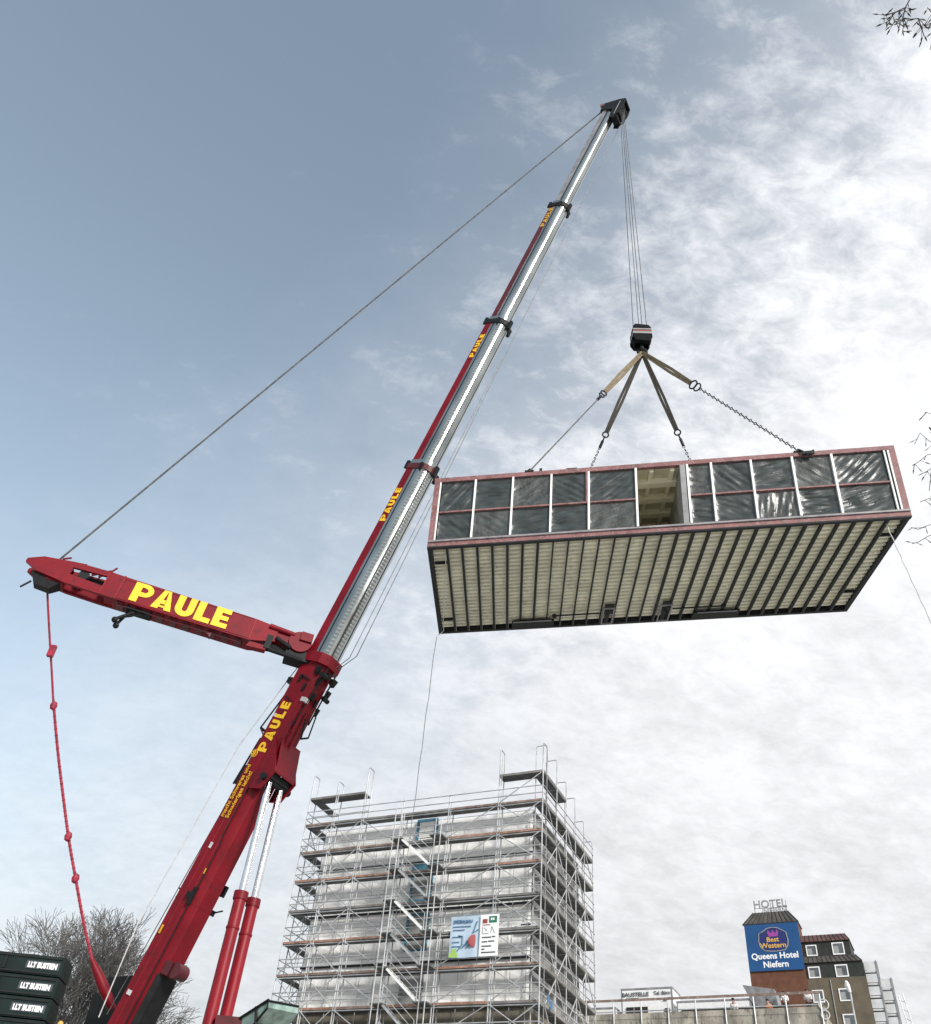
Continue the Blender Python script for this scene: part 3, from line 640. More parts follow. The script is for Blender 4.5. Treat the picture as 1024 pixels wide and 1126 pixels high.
m = MB(); m.hexa([hf(-.44, -.36, -.12), hf(.44, -.36, -.02), hf(.44, .36, -.02), hf(-.44, .36, -.12), hf(-.445, -.36, .02), hf(.445, -.36, .12), hf(.445, .36, .12), hf(-.445, .36, .02)])
m.hexa([hf(-.42, -.36, .16), hf(.43, -.36, .26), hf(.43, .36, .26), hf(-.42, .36, .16), hf(-.42, -.36, .24), hf(.43, -.36, .34), hf(.43, .36, .34), hf(-.42, .36, .24)])
m.build('warning_stripe', M['greypane'], hb)
m = MB(); m.hexa([hf(-.43, -.362, .05), hf(.43, -.362, .145), hf(.43, .362, .145), hf(-.43, .362, .05), hf(-.43, -.362, .11), hf(.43, -.362, .21), hf(.43, .362, .21), hf(-.43, .362, .11)]); m.build('red_stripe', M['inkred'], hb)
m = MB(); m.cyl(hf(0, 0, -.55), hf(0, 0, -.8), .09, 10); m.ring(hf(0, 0, -.98), (0, 1, 0), .20, .07, 16, 8, R(-60), R(220)); m.build('hook', M['darksteel'], hb, smooth=True)
HP = HOOK - Vector((0, 0, 1.05))

# module frame: long axis a, depth b, up c (hangs slightly tilted)
MM = Fr((-1.19, 24.34, 21.46), (.9796, -.1868, .0543), (.0902, .9930, .1529), (-.003, -.100, .9947))
ML, MD, MH = 15.9, 6.72, 3.0
def chain(mb, a, b, link=.16, r=.018):
    d = b - a; n = max(2, int(d.length / link)); u = d.normalized()
    for i in range(n):
        c = a + d * ((i + .5) / n); o1 = u.orthogonal().normalized(); o1 = o1 if i % 2 else u.cross(o1)
        w_ = .05; h = link * .62
        mb.tube([c - u * h / 2 - o1 * w_ * .5, c - u * h * .3 - o1 * w_, c + u * h * .3 - o1 * w_, c + u * h / 2, c + u * h * .3 + o1 * w_, c - u * h * .3 + o1 * w_, c - u * h / 2 - o1 * w_ * .5], r, 5)
def dpt(p): return (p - CAM).dot(cf)
sl_ = [  # strap-end pixel, attachment on module, kind
    ((664, 430), MM(3.41, -.02, 3.02), 'khaki', 'rope', 'khaki webbing sling and thin wire down to the left front corner lug of the module'),
    ((757, 426), MM(12.75, -.02, 3.02), 'khaki', 'chain', 'brown webbing sling with big steel rings and a chain to the right front lug'),
    ((664, 474), MM(4.3, MD, 3.02), 'darkweb', 'fork', 'dark webbing sling left of centre ending in a chain that forks behind the module edge'),
    ((748, 471), MM(11.8, MD, 3.02), 'darkweb', 'chain', 'dark webbing sling right of centre ending in a short dark chain behind the module edge')]
for k, ((u_, v_), att, mt, kind, lab) in enumerate(sl_):
    # point on the line hook -> attachment nearest to the seen strap end
    best = min((i / 400 for i in range(1, 400)), key=lambda s: (lambda q: (512 + F_PX * (q - CAM).dot(CX) / dpt(q) - u_) ** 2 + (563 - F_PX * (q - CAM).dot(CU) / dpt(q) - v_) ** 2)(HP.lerp(att, s)))
    E_ = HP.lerp(att, best); root = thing('lifting_sling', att, lab, 'sling', 'slings between the hook and the module')
    d = (E_ - HP).normalized(); side = d.cross(ray(700, 450)).normalized()
    m = MB()
    for sg in (-1, 1):
        p0 = HP + side * sg * .03; p1 = HP.lerp(E_, .6) + side * sg * .075; p2 = E_ + side * sg * .04
        w0 = .062; dd = d.cross(side) * .03
        for q0, q1 in ((p0, p1), (p1, p2)):
            m.hexa([q0 - side * w0 - dd, q1 - side * w0 - dd, q1 + side * w0 - dd, q0 + side * w0 - dd, q0 - side * w0 + dd, q1 - side * w0 + dd, q1 + side * w0 + dd, q0 + side * w0 + dd])
    m.build('strap', M[mt], root)
    m = MB(); big = .19 if k == 1 else .13
    m.ring(E_ + d * big, side.cross(d), big, .035, 16, 6); m.ring(E_ + d * (big * 2.7), side.cross(d) if k < 2 else side, big * .9, .032, 16, 6)
    if k != 1: m.tube([E_ + d * big * 3.5, E_ + d * (big * 3.5 + .35)], .07, 6)
    m.build('shackle', M['darksteel'], root)
    st = E_ + d * (big * 3.6)
    m = MB()
    if kind == 'rope': m.tube([st, att], .032, 6)
    elif kind == 'chain': chain(m, st, att)
    else:
        mid = st.lerp(att, .45); chain(m, st, mid); m.ball(mid, .1, 8); chain(m, mid, MM(4.9, MD, 3.02)); chain(m, mid, MM(3.5, MD, 3.02))
    m.build('wire_leg' if kind == 'rope' else 'chain_leg', M['rope'] if kind == 'rope' else M['darksteel'], root)

# ------------------------------------------------------------------ steel module
mod = thing('building_module', MM(8, 3.3, 0), 'long steel building module with dark foil bays and beige ribbed underside hanging in the air', 'building module')
def beam(name, lo, hi, mt, parent=mod): m = MB(); m.box(MM, lo, hi); return m.build(name, M[mt], parent)
TOPH = 2.82
# perimeter frame
beam('top_beam', (0, 0, TOPH), (ML, .16, 3.0), 'pink'); beam('top_beam', (0, MD - .16, TOPH), (ML, MD, 3.0), 'pink')
beam('top_beam', (0, .16, TOPH), (.16, MD - .16, 3.0), 'pink'); beam('top_beam', (ML - .16, .16, TOPH), (ML, MD - .16, 3.0), 'pink')
bb = beam('bottom_beam', (0, 0, .03), (ML, .16, .30), 'pink'); beam('bottom_beam', (0, MD - .16, .0), (ML, MD, .30), 'darksteel')
beam('bottom_beam', (0, .16, .0), (.16, MD - .16, .30), 'darksteel'); beam('bottom_beam', (ML - .16, .16, .0), (ML, MD - .16, .30), 'darksteel')
m = MB(); m.box(MM, (.0, .002, -.03), (ML, .15, .03)); m.build('lower_flange', M['darksteel'], bb)
m = MB(); m.box(MM, (0, -.05, .20), (ML, 0, .26)); m.build('upper_flange', M['greysteel'], bb)
for a_, b_ in ((0, 0), (ML - .2, 0), (0, MD - .2), (ML - .2, MD - .2)): beam('corner_post', (a_, b_, .30), (a_ + .2, b_ + .2, TOPH), 'pink')
beam('end_trim', (.2, .01, .30), (.25, .08, TOPH), 'white'); beam('end_trim', (ML - .26, .01, .30), (ML - .2, .08, TOPH), 'white')
beam('end_trim', (ML - .38, .01, .30), (ML - .33, .08, TOPH), 'white'); beam('end_panel', (ML - .33, .05, .30), (ML - .255, .09, TOPH), 'darksteel')
ms = [.25, 1.49, 2.83, 4.19, 5.5, 7.14, 8.91, 9.73, 11.08, 12.47, 13.79, 15.52]
for i, a_ in enumerate(ms[1:-1]):
    beam('mullion', (a_ - .035, -.012, .30), (a_ + .035, .10, TOPH), 'white')
beam('door_post', (8.66, .0, .30), (8.84, .9, TOPH), 'greysteel')
beam('mullion', (5.40, -.008, 1.5), (5.455, .10, TOPH), 'pink')
TR = 1.47
def tarp(a0, a1, c0, c1, seed):
    m = MB(); nx = max(6, int((a1 - a0) / .045)); nz = max(6, int((c1 - c0) / .045)); rnd = random.Random(seed)
    ang = rnd.uniform(-1.0, 1.0) + (.5 if rnd.random() < .5 else 0); ca, sa = math.cos(ang), math.sin(ang); vs = []
    sag = rnd.uniform(.01, .05)
    for j in range(nz + 1):
        for i in range(nx + 1):
            a = a0 + (a1 - a0) * i / nx; c = c0 + (c1 - c0) * j / nz
            s, t = i / nx, j / nz; env = min(1, (16 * s * (1 - s) * t * (1 - t)) ** .6 * 1.3)
            p, q = (a * ca + c * sa), (-a * sa + c * ca)
            w_ = noise.noise(Vector((p * .9, q * 8.5, seed * 3.1))) * .052 + noise.noise(Vector((p * 2.2, q * 14, seed * 1.7))) * .026 + noise.noise(Vector((a * 2.1, c * 2.3, seed))) * .03
            vs.append(MM(a, .075 + sag * env + w_ * env, c))
    n = nx + 1
    m.add(vs, [(j * n + i, j * n + i + 1, (j + 1) * n + i + 1, (j + 1) * n + i) for j in range(nz) for i in range(nx)])
    m.build('foil_panel', M['tarp'] if seed % 3 else M['tarp2'], mod, smooth=True)
sd_ = 1
for i in range(len(ms) - 1):
    if i == 5: continue
    a0, a1 = ms[i] + .035, ms[i + 1] - .035
    beam('transom', (a0, .0, TR - .03), (a1, .09, TR + .03), 'pink')
    tarp(a0, a1, .30, TR - .03, sd_); tarp(a0, a1, TR + .03, TOPH, sd_ + 1); sd_ += 2
# other three sides: foil too
for x_ in (.06, ML - .09): m = MB(); m.box(MM, (x_, .2, .30), (x_ + .03, MD - .2, TOPH)); m.build('end_foil', M['tarp'], mod)
m = MB(); m.box(MM, (.2, MD - .10, .30), (ML - .2, MD - .07, TOPH)); m.build('rear_foil', M['tarp'], mod)
# roof sheet with inner beams, seen through the open bay
m = MB(); m.box(MM, (.16, .16, 2.84), (ML - .16, MD - .16, 2.90)); roof = m.build('roof_sheet', M['inner'], mod)
b_ = .75
while b_ < MD - .4: m = MB(); m.box(MM, (.16, b_, 2.62), (ML - .16, b_ + .30, 2.838)); m.build('ceiling_beam', M['inner2'], roof); b_ += 1.0
a_ = 6.2
while a_ < 12.5:
    m = MB(); m.box(MM, (a_, .16, 2.70), (a_ + .14, MD - .16, 2.837)); m.build('cross_joist', M['inner2'], roof); a_ += .72
beam('partition', (8.74, .9, .30), (8.80, MD - .2, 2.6), 'greysteel'); beam('partition', (6.90, .3, .30), (6.96, MD - .2, 2.6), 'inner')
# corrugated underside sheets between the joists
NR = 30; sp_ = (ML - .32) / NR
m = MB(); pitch = .27; nb = int((MD - .32) / pitch)
prof = []
for j in range(nb):
    b0_ = .16 + j * pitch
    prof += [(b0_, .24), (b0_ + .085, .24), (b0_ + .115, .118), (b0_ + .24, .118)]
prof.append((.16 + nb * pitch, .24)); prof.append((MD - .16, .24))
vs = []
for a_ in (.16, ML - .16): vs += [MM(a_, b, c) for b, c in prof]
n = len(prof); m.add(vs, [(i, i + 1, n + i + 1, n + i) for i in range(n - 1)])
m.build('trapezoid_sheet', M['deck'], mod)
for i in range(NR + 1):
    a_ = .16 + sp_ * i; th = .042 if not (8 <= i <= 15) else .022
    a_ = min(max(a_, .16 + th), ML - .16 - th)
    if i in (0, NR): continue
    m = MB(); m.box(MM, (a_ - th, .16, -.012), (a_ + th, MD - .16, .112))
    if i % 3 == 1: m.box(MM, (a_ - th - .03, MD - .5, -.014), (a_ + th, MD - .46, .05))
    m.build('joist', M['darksteel'], mod)
    m = MB(); m.box(MM, (a_ + th, .16, -.004), (a_ + th + .014, MD - .16, .04)); m.build('joist_lip', M['greysteel'], mod)
m = MB()
for (lo, hi) in [((.2, 1.15, .01), (.62, 1.22, .11)), ((.2, 5.55, .01), (.62, 5.62, .11)), ((ML - .64, 1.15, .01), (ML - .2, 1.22, .11)), ((ML - .64, 5.1, .01), (ML - .2, 5.17, .11))]: m.box(MM, lo, hi)
m.build('noggin', M['darksteel'], mod)
for a_, w_ in ((6.45, .40), (8.62, .40)):
    m = MB(); m.box(MM, (a_, 5.25, -.06), (a_ + .05, 6.5, .0)); m.box(MM, (a_ + w_, 5.25, -.06), (a_ + w_ + .05, 6.5, .0)); m.box(MM, (a_, 5.2, -.06), (a_ + w_ + .05, 5.25, .0)); m.box(MM, (a_, 6.5, -.06), (a_ + w_ + .05, 6.55, .0))
    hf_ = m.build('hatch_frame', M['greysteel'], mod)
    m = MB(); m.box(MM, (a_ + .05, 5.0, -.03), (a_ + w_, 5.2, .02)); m.box(MM, (a_ + .12, 5.5, -.03), (a_ + w_ - .12, 6.4, .02)); m.box(MM, (a_ + .05, 5.45, -.03), (a_ + w_, 5.75, .0)); m.build('hatch_plate', M['darksteel'], hf_)
m = MB(); m.tube([MM(4.55, 5.6, -.04), MM(6.4, 5.6, -.04)], .03, 6); m.ball(MM(4.6, 5.6, -.05), .1); m.build('drain_pipe', M['darksteel'], mod)
m = MB(); m.tube([MM(9.1, 5.55, -.04), MM(11.1, 5.55, -.04)], .03, 6); m.ball(MM(11.0, 5.55, -.05), .1); m.build('drain_pipe', M['darksteel'], mod)
for lo, hi in (((2.95, 5.9, -.08), (4.6, 6.55, .0)), ((9.95, 5.95, -.08), (11.7, 6.55, .0))): m = MB(); m.box(MM, lo, hi); m.build('mounting_plate', M['darksteel'], mod)
m = MB(); m.tube([MM(10.1, 5.93, -.09), MM(11.6, 5.93, -.09)], .025, 6); m.tube([MM(3.0, 5.88, -.09), MM(4.5, 5.88, -.09)], .025, 6); m.build('plate_edge', M['greysteel'], mod)
# lugs on the roof edge and a clamp on the right
m = MB()
for a_ in (3.41, 12.75): m.box(MM, (a_ - .18, -.03, 3.0), (a_ + .14, .13, 3.06)); m.ball(MM(a_, .04, 3.08), .08, 8)
m.box(MM, (12.8, -.14, 2.80), (13.2, -.06, 2.93)); m.tube([MM(12.75, -.05, 3.05), MM(12.95, -.12, 2.78), MM(13.2, -.1, 2.95)], .045, 6); m.box(MM, (3.75, .02, 3.0), (3.85, .08, 3.14)); m.box(MM, (4.7, .02, 3.0), (5.1, .1, 3.05))
m.build('lifting_lug', M['darksteel'], mod)
# tag lines
def tagline(pts, lab):
    m = MB(); P_ = []
    for i in range(len(pts) - 1):
        for k in range(10): P_.append(pts[i].lerp(pts[i + 1], k / 10) + Vector((math.sin(k * 2.1 + i) * .015, 0, 0)))
    P_.append(pts[-1]); m.tube(P_, .016, 5); free(m, 'tag_line', M['palerope'], lab, 'rope', 'tag lines hanging from the module')
s0 = MM(.62, .5, -.02); g0 = at(455, 890, 38); g0 = Vector((g0.x, g0.y, g0.z)); e0 = g0 + (g0 - at(480, 700, 31.5)) * .9
tagline([s0, MM(.25, 5.9, -.3), at(480, 700, 31.0), g0, e0], 'thin pale rope trailing from the left end of the module down past the scaffold')
s1 = MM(15.2, .35, .0); g1 = at(1030, 697, 26.5)
tagline([s1, at(998, 628, 27.6), g1, g1 + (g1 - s1) * 1.6], 'thin pale rope leading from the right end of the module out of the picture')

# ------------------------------------------------------------------ wrapped building
TH = -.47
BE = Vector((math.cos(TH), math.sin(TH), 0)); BN = Vector((-math.sin(TH), math.cos(TH), 0))
BC = Vector((6.83, 56.8, 0))
SB = Fr(BC, BE, BN, (0, 0, 1))            # x along the front (negative to the left), y into depth
bld = thing('wrapped_building', SB(-9, 6, PAD), 'square building shell wrapped in white plastic sheeting behind the scaffold', 'building')
m = MB(); m.box(SB, (-16.9, 1.2, PAD - .5), (-1.05, 10.6, 15.9)); m.build('concrete_storeys', M['roughwall'], bld)
m = MB(); m.box(SB, (-16.8, 1.3, 15.9), (-1.15, 10.5, 27.6)); m.build('inner_shell', M['greysteel'], bld)
def sheet(fn, nu, nv, seed):
    m = MB(); vs = [fn(i / nu, j / nv) for j in range(nv + 1) for i in range(nu + 1)]; n = nu + 1
    m.add(vs, [(j * n + i, j * n + i + 1, (j + 1) * n + i + 1, (j + 1) * n + i) for j in range(nv) for i in range(nu)]); return m
for fi, (z0, z1) in enumerate([(15.9, 18.6), (18.6, 21.75), (21.75, 24.9), (24.9, 27.75)]):
    def fr_(s, t, z0=z0, z1=z1, fi=fi):
        x = -16.9 + 15.85 * s; z = z0 + (z1 - z0) * t; env = min(1, 6 * t * (1 - t) + .1)
        d = noise.noise(Vector((x * .5, z * 1.6, fi * 5))) * .06 + noise.noise(Vector((x * 1.3 + z * .9, z * 3.4 - x * .4, fi))) * .05 + abs(noise.noise(Vector((x * .8 + z, z * 2.2, 4)))) * .06
        return SB(x, 1.19 - abs(d) * env, z)
    sheet(fr_, 190, 40, fi).build('sheeting', M['sheet'], bld, smooth=True)
    for (xx, sg) in ((-1.05, 1), (-16.9, -1)):
        def fs_(s, t, z0=z0, z1=z1, xx=xx, sg=sg):
            y = 1.2 + 9.4 * s; z = z0 + (z1 - z0) * t
            d = noise.noise(Vector((y * .7, z * 1.6, xx))) * .12
            return SB(xx + sg * (.01 + abs(d)), y, z)
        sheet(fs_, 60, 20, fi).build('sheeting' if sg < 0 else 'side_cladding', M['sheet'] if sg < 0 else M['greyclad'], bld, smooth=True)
for z in (15.95, 18.62, 21.77, 24.92):
    m = MB(); m.box(SB, (-17.0, 1.02, z - .09), (-1.0, 1.10, z + .05)); m.build('floor_joint', M['darksteel'], bld)
for i, (z0, z1, pm) in enumerate([(26.0, 27.85, 'sheet'), (22.3, 24.8, 'greypane'), (19.25, 21.55, 'greypane'), (16.1, 18.0, 'greypane')]):
    m = MB(); x0, x1 = -9.5, -7.95; th = .20 if i == 0 else .16
    m.box(SB, (x0, .95, z0), (x0 + th, 1.12, z1)); m.box(SB, (x1 - th, .95, z0), (x1, 1.12, z1)); m.box(SB, (x0 + th, .95, z1 - th), (x1 - th, 1.12, z1)); m.box(SB, (x0 + th, .95, z0), (x1 - th, 1.12, z0 + .12))
    if i in (1,): m.box(SB, (x0 + th, .95, z1 - .55), (x1 - th, 1.10, z1 - th))
    wn = m.build('window_frame', M['teal'] if i < 3 else M['greysteel'], bld)
    m = MB(); m.box(SB, (x0 + th, 1.0, z0 + .12), (x1 - th, 1.08, z1 - th)); m.build('pane', M[pm], wn)
    if i == 0:
        m = MB()
        for zz_ in (26.5, 26.9, 27.3): m.box(SB, (x0 + th + .05, .97, zz_), (x1 - th - .05, .99, zz_ + .05))
        m.build('slat', M['roughwall'], wn)
m = MB(); m.box(SB, (-16.9, 1.2, 27.62), (-1.05, 10.6, 27.8)); m.build('roof_slab', M['greysteel'], bld)

# ------------------------------------------------------------------ scaffold
sca = thing('facade_scaffold', SB(-9, 0, PAD), 'tall galvanised tube scaffold with orange and grey toe boards round the wrapped building', 'scaffold')
TR_ = .040
Z0 = 27.84; LV = [Z0 - 2 * k for k in range(0, 8)]
FX = [-18.0, -15.8, -13.4, -10.2, -6.7, -3.1, 0.0]
def T(name, pts, r=TR_, mt='galv', parent=sca, n=6): m = MB(); m.tube(pts, r, n); return m.build(name, M[mt], parent)
tops = {-18.0: 31.6, -15.8: 30.9, -13.4: 31.7, -10.2: 29.1, -6.7: 28.9, -3.1: 31.7, 0.0: 31.8}
for x in FX:
    zt = tops[x]
    T('standard', [SB(x, 0, PAD), SB(x, 0, zt)], TR_ * 1.15); T('standard', [SB(x, .75, PAD), SB(x, .75, zt - (.0 if zt > 30 else 1.0))])
    if zt > 30: T('end_frame', [SB(x, 0, zt), SB(x, .1, zt + .12), SB(x, .65, zt + .12), SB(x, .75, zt)])
    if x not in (0.0, -18.0):
        T('standard', [SB(x + .16, -.02, PAD), SB(x + .16, -.02, zt - .6)], TR_ * .8)
rb = random.Random(3)
kinds = {0: 'bgggbb', 1: 'bbbgoo', 2: 'ooobgo', 3: 'gggggg', 4: 'ooobgg', 5: 'bbbbob', 6: 'ooboog', 7: 'gbbggg'}
tm_ = {'o': 'board_o', 'b': 'board_b', 'g': 'board_g'}
for k, z in enumerate(LV):
    for i in range(6):
        x0, x1 = FX[i] + .03, FX[i + 1] - .03
        m = MB()
        for q in range(2): m.box(SB, (x0, .04 + q * .36, z - .055), (x1, .37 + q * .36, z - .005))
        dk = m.build('deck', M['decking'], sca)
        m = MB(); dz = rb.uniform(-.02, .02)
        m.box(SB, (x0, -.035, z - .03 + dz), (x1, .0, z + .11 + dz)); m.build('toe_board', M[tm_[kinds[k][i]]], dk)
    for dz, nm in ((.5, 'guard_rail'), (1.0, 'guard_rail')):
        T(nm, [SB(FX[0], -.05, z + dz), SB(FX[-1], -.05, z + dz)], TR_ * .85)
    T('ledger', [SB(FX[0], .0, z - .12), SB(FX[-1], .0, z - .12)], TR_ * .85)
    if k: T('inner_rail', [SB(FX[0], .78, z + 1.0), SB(FX[-1], .78, z + 1.0)], TR_ * .7)
    # braces
    for i in (0, 1, 2, 4, 5):
        x0, x1 = FX[i], FX[i + 1]
        pat = {0: 'b' if k % 2 else 'f', 1: 'x', 2: 'b', 4: 'f', 5: 'x'}[i]
        if k == 7: continue
        if pat in 'fx': T('brace', [SB(x0 + .1, -.07, z - 1.92), SB(x1 - .1, -.07, z - .1)], TR_ * .8)
        if pat in 'bx': T('brace', [SB(x0 + .1, -.10, z - .1), SB(x1 - .1, -.10, z - 1.92)], TR_ * .8)
    # transoms
    m = MB()
    for x in FX: m.tube([SB(x, 0, z - .05), SB(x, .78, z - .05)], TR_ * .8, 5)
    m.build('transom', M['galv'], sca)
# wall ties and hanging verticals behind
for i, x in enumerate([-17.2, -16.4, -14.6, -12.4, -11.4, -5.6, -4.4, -2.2, -1.2]):
    T('inner_upright', [SB(x, .95, 14), SB(x, .95, 27.4 - (i * 37 % 5) * .5)], TR_ * .55)
# extra lifts at the top
zt = Z0 + 2
for (x0, x1, rails) in ((-18, -15.8, True), (-15.8, -13.4, True), (-3.1, 0, True)):
    m = MB(); m.box(SB, (x0, .02, zt - .10), (x1, .36, zt)); m.box(SB, (x0, .40, zt - .10), (x1, .74, zt)); m.build('deck', M['decking'], sca)
    m = MB(); m.box(SB, (x0, -.035, zt - .06), (x1, 0, zt + .10)); m.build('toe_board', M['board_g'], sca)
T('brace', [SB(-3.0, -.06, Z0 + .1), SB(-.1, -.06, zt - .1)], TR_ * .8); 
for dz in (.5, 1.0): T('guard_rail', [SB(-3.1, -.05, Z0 + dz + .0), SB(0, -.05, Z0 + dz)], TR_ * .8)
T('guard_rail', [SB(-18, .78, Z0 + 1), SB(-13.4, .78, Z0 + 1)], TR_ * .7)
# side faces
SY = [0.0, .75, 2.8, 4.8, 6.8, 8.8, 10.8]
ztop = [31.8, 32.0, 31.9, 31.2, 30.9, 30.0, 29.3]
for side, (xo, xi) in enumerate(((0.0, -.78), (-18.0, -17.25))):
    for j, y in enumerate(SY):
        if j == 0: continue
        zt_ = ztop[j] if side == 0 else 28.9
        if side == 1 and j > 5: continue
        T('standard', [SB(xo, y, PAD), SB(xo, y, zt_)]); T('standard', [SB(xi, y, PAD), SB(xi, y, zt_ if side == 0 else 27.9)], TR_ * .9)
        if side == 0: T('end_frame', [SB(xo, y, zt_), SB(xo - .08, y, zt_ + .1), SB(xi + .08, y, zt_ + .1), SB(xi, y, zt_)], TR_ * .9)
    lv = ([Z0 + 2] if side == 0 else [Z0 + 2]) + LV
    for k, z in enumerate(lv):
        yy0, yy1 = .78, (10.8 if k else (4.8 if side == 0 else 3.0))
        m = MB(); a0, a1 = min(xo, xi), max(xo, xi); h = (a1 - a0) / 2
        m.box(SB, (a0 + .02, yy0, z - .07), (a0 + h - .02, yy1, z - .01)); m.box(SB, (a0 + h + .02, yy0, z - .07), (a1 - .02, yy1, z - .01)); m.build('deck', M['decking'], sca)
        if side == 0:
            m = MB(); m.box(SB, (xo, 0, z - .02), (xo + .03, yy1, z + .14)); m.build('toe_board', M['board_g'], sca)
        xr = xo + (.05 if side == 0 else -.05)
        if k:
            for dz in (.5, 1.0): T('guard_rail', [SB(xr, 0, z + dz), SB(xr, 10.8, z + dz)], TR_ * .85)
            for j in range(1, len(SY) - 1):
                if k == len(lv) - 1: continue
                y0, y1 = SY[j], SY[j + 1]
                if side == 1 and j > 3: continue
                if (j + k) % 2: T('brace', [SB(xr, y0 + .1, z - 1.9), SB(xr, y1 - .1, z - .1)], TR_ * .85)
                else: T('brace', [SB(xr, y0 + .1, z - .1), SB(xr, y1 - .1, z - 1.9)], TR_ * .85)
        m = MB()
        for y in SY[1:]:
            if y <= yy1 + .1: m.tube([SB(xo, y, z - .05), SB(xi, y, z - .05)], TR_ * .8, 5)
        m.build('transom', M['galv'], sca)
    if side == 1:   # cross bars of the narrow left bay, seen from the front
        for k, z in enumerate(LV):
            T('brace', [SB(-18, .0, z - 1.9), SB(-17.25, .75, z - .15)], TR_ * .7); T('end_rail', [SB(-18.05, 0, z + .5), SB(-18.05, .75, z + .5)], TR_ * .8); T('end_rail', [SB(-18.05, 0, z + 1), SB(-18.05, .75, z + 1)], TR_ * .8)
# stair tower in front of the middle bay
for x, y in ((-10.2, -.95), (-9.75, -.95), (-6.7, -.95), (-7.1, -.95)): T('standard', [SB(x, y, PAD), SB(x, y, 27.9 if x < -9 else 26.9)], TR_ * .95)
for k in range(1, 8):
    z = LV[k]; zl = z - 2
    m = MB(); m.box(SB, (-10.35, -.95, z - .08), (-9.5, -.05, z)); m.build('stair_landing', M['decking'], sca)
    m = MB(); m.box(SB, (-7.5, -.95, z - .08), (-6.6, -.05, z)); m.build('stair_landing', M['decking'], sca)
    m = MB()
    for y in (-.85, -.30):
        m.hexa([SB(-9.6, y, z - .15), SB(-7.3, y, zl - .1), SB(-7.3, y + .05, zl - .1), SB(-9.6, y + .05, z - .15), SB(-9.6, y, z + .03), SB(-7.3, y, zl + .08), SB(-7.3, y + .05, zl + .08), SB(-9.6, y + .05, z + .03)])
    for q in range(9):
        s_ = (q + .5) / 9; m.box(SB, (-9.6 + 2.3 * s_ - .1, -.80, z - 2 * s_ - .02), (-9.6 + 2.3 * s_ + .1, -.30, z - 2 * s_ + .01))
    m.build('stair_flight', M['white'] if k % 2 else M['galv'], sca)
    m = MB()
    for dz in (.5, 1.0): m.tube([SB(-9.6, -.9, z + dz), SB(-7.3, -.9, zl + dz)], TR_ * .7, 5)
    m.tube([SB(-9.6, -.9, z), SB(-9.6, -.9, z + 1)], TR_ * .7, 5); m.tube([SB(-7.3, -.9, zl), SB(-7.3, -.9, zl + 1)], TR_ * .7, 5)
    m.build('stair_handrail', M['galv'], sca)
# blue tarpaulin scrap low at the corner
m = MB(); m.add([SB(.1, 1.1 + .3 * i, 16.4 + .25 * math.sin(i * 2.1) - .2 * j) for j in range(3) for i in range(4)], [(j * 4 + i, j * 4 + i + 1, (j + 1) * 4 + i + 1, (j + 1) * 4 + i) for j in range(2) for i in range(3)])
free(m, 'rag', M['inkblue'], 'small blue cloth scrap hanging low on the right corner of the scaffold', 'cloth')

# banners on the scaffold front
BF2 = Fr(SB(0, -.16, 0), BE, (0, 0, 1), -BN)       # x along, y up, z towards viewer
bn = thing('site_banner', SB(-4.9, -.2, 18.3), 'pale blue picture banner with a drawing, left of the white notice on the scaffold', 'banner')
m = MB()
nu, nv = 16, 16
def bfn(s, t):
    x = -5.78 + 2.0 * s; y = 18.35 + 2.4 * t; return BF2(x, y, .03 * math.sin(s * 9) * (1 - t))
vs = [bfn(i / nu, j / nv) for j in range(nv + 1) for i in range(nu + 1)]; vs += [p + BN * .01 for p in vs]
Q = (nu + 1) * (nv + 1)
m.add(vs, [(j * (nu + 1) + i, j * (nu + 1) + i + 1, (j + 1) * (nu + 1) + i + 1, (j + 1) * (nu + 1) + i) for j in range(nv) for i in range(nu)] + [(Q + j * (nu + 1) + i, Q + j * (nu + 1) + i + 1, Q + (j + 1) * (nu + 1) + i + 1, Q + (j + 1) * (nu + 1) + i) for j in range(nv) for i in range(nu)])
m.build('banner_cloth', M['bannerb'], bn, smooth=True)
m = MB(); font_text(m, Fr(BF2(-4.95, 20.33, .045), BE, (0, 0, 1), -BN), 'SPEZIALBAU', .26, .01, .006, 'CENTER', .9); m.build('lettering', M['inkblue'], bn); m = MB()
for i, (x0, x1, y) in enumerate([(-5.6, -4.4, 20.1), (-5.6, -4.8, 19.9), (-5.6, -5.0, 19.5), (-5.6, -5.1, 19.2), (-5.6, -5.0, 18.95)]): m.box(BF2, (x0, y, .045), (x1, y + .05, .05))
m.build('printed_lines', M['inkblue'], bn)
m = MB(); m.tube([BF2(-5.2, 19.6, .05), BF2(-4.9, 19.55, .05), BF2(-4.9, 19.1, .05), BF2(-5.2, 18.75, .05)], .035, 5); m.tube([BF2(-4.0, 20.4, .05), BF2(-4.25, 19.7, .05), BF2(-3.9, 19.9, .05)], .03, 5); m.tube([BF2(-4.9, 18.9, .05), BF2(-4.5, 19.3, .05), BF2(-4.2, 19.4, .05), BF2(-4.6, 18.9, .05)], .04, 5)
m.build('line_drawing', M['teal'], bn)
m = MB(); m.ball(BF2(-4.15, 19.25, .02), .38, 12, (1, .12, 1)); m.build('red_shape', M['inkred'], bn)
m = MB(); m.box(BF2, (-5.76, 18.38, .035), (-5.2, 18.62, .045)); m.box(BF2, (-5.6, 18.62, .035), (-5.3, 18.85, .045)); m.build('lime_patch', M['lime'], bn)
bn = thing('notice_banner', SB(-3.2, -.2, 18.3), 'white notice banner with a green block at its top on the scaffold', 'banner')
m = MB(); m.box(BF2, (-3.76, 18.33, .09), (-2.55, 20.72, .12)); m.build('banner_cloth', M['bannerw'], bn)
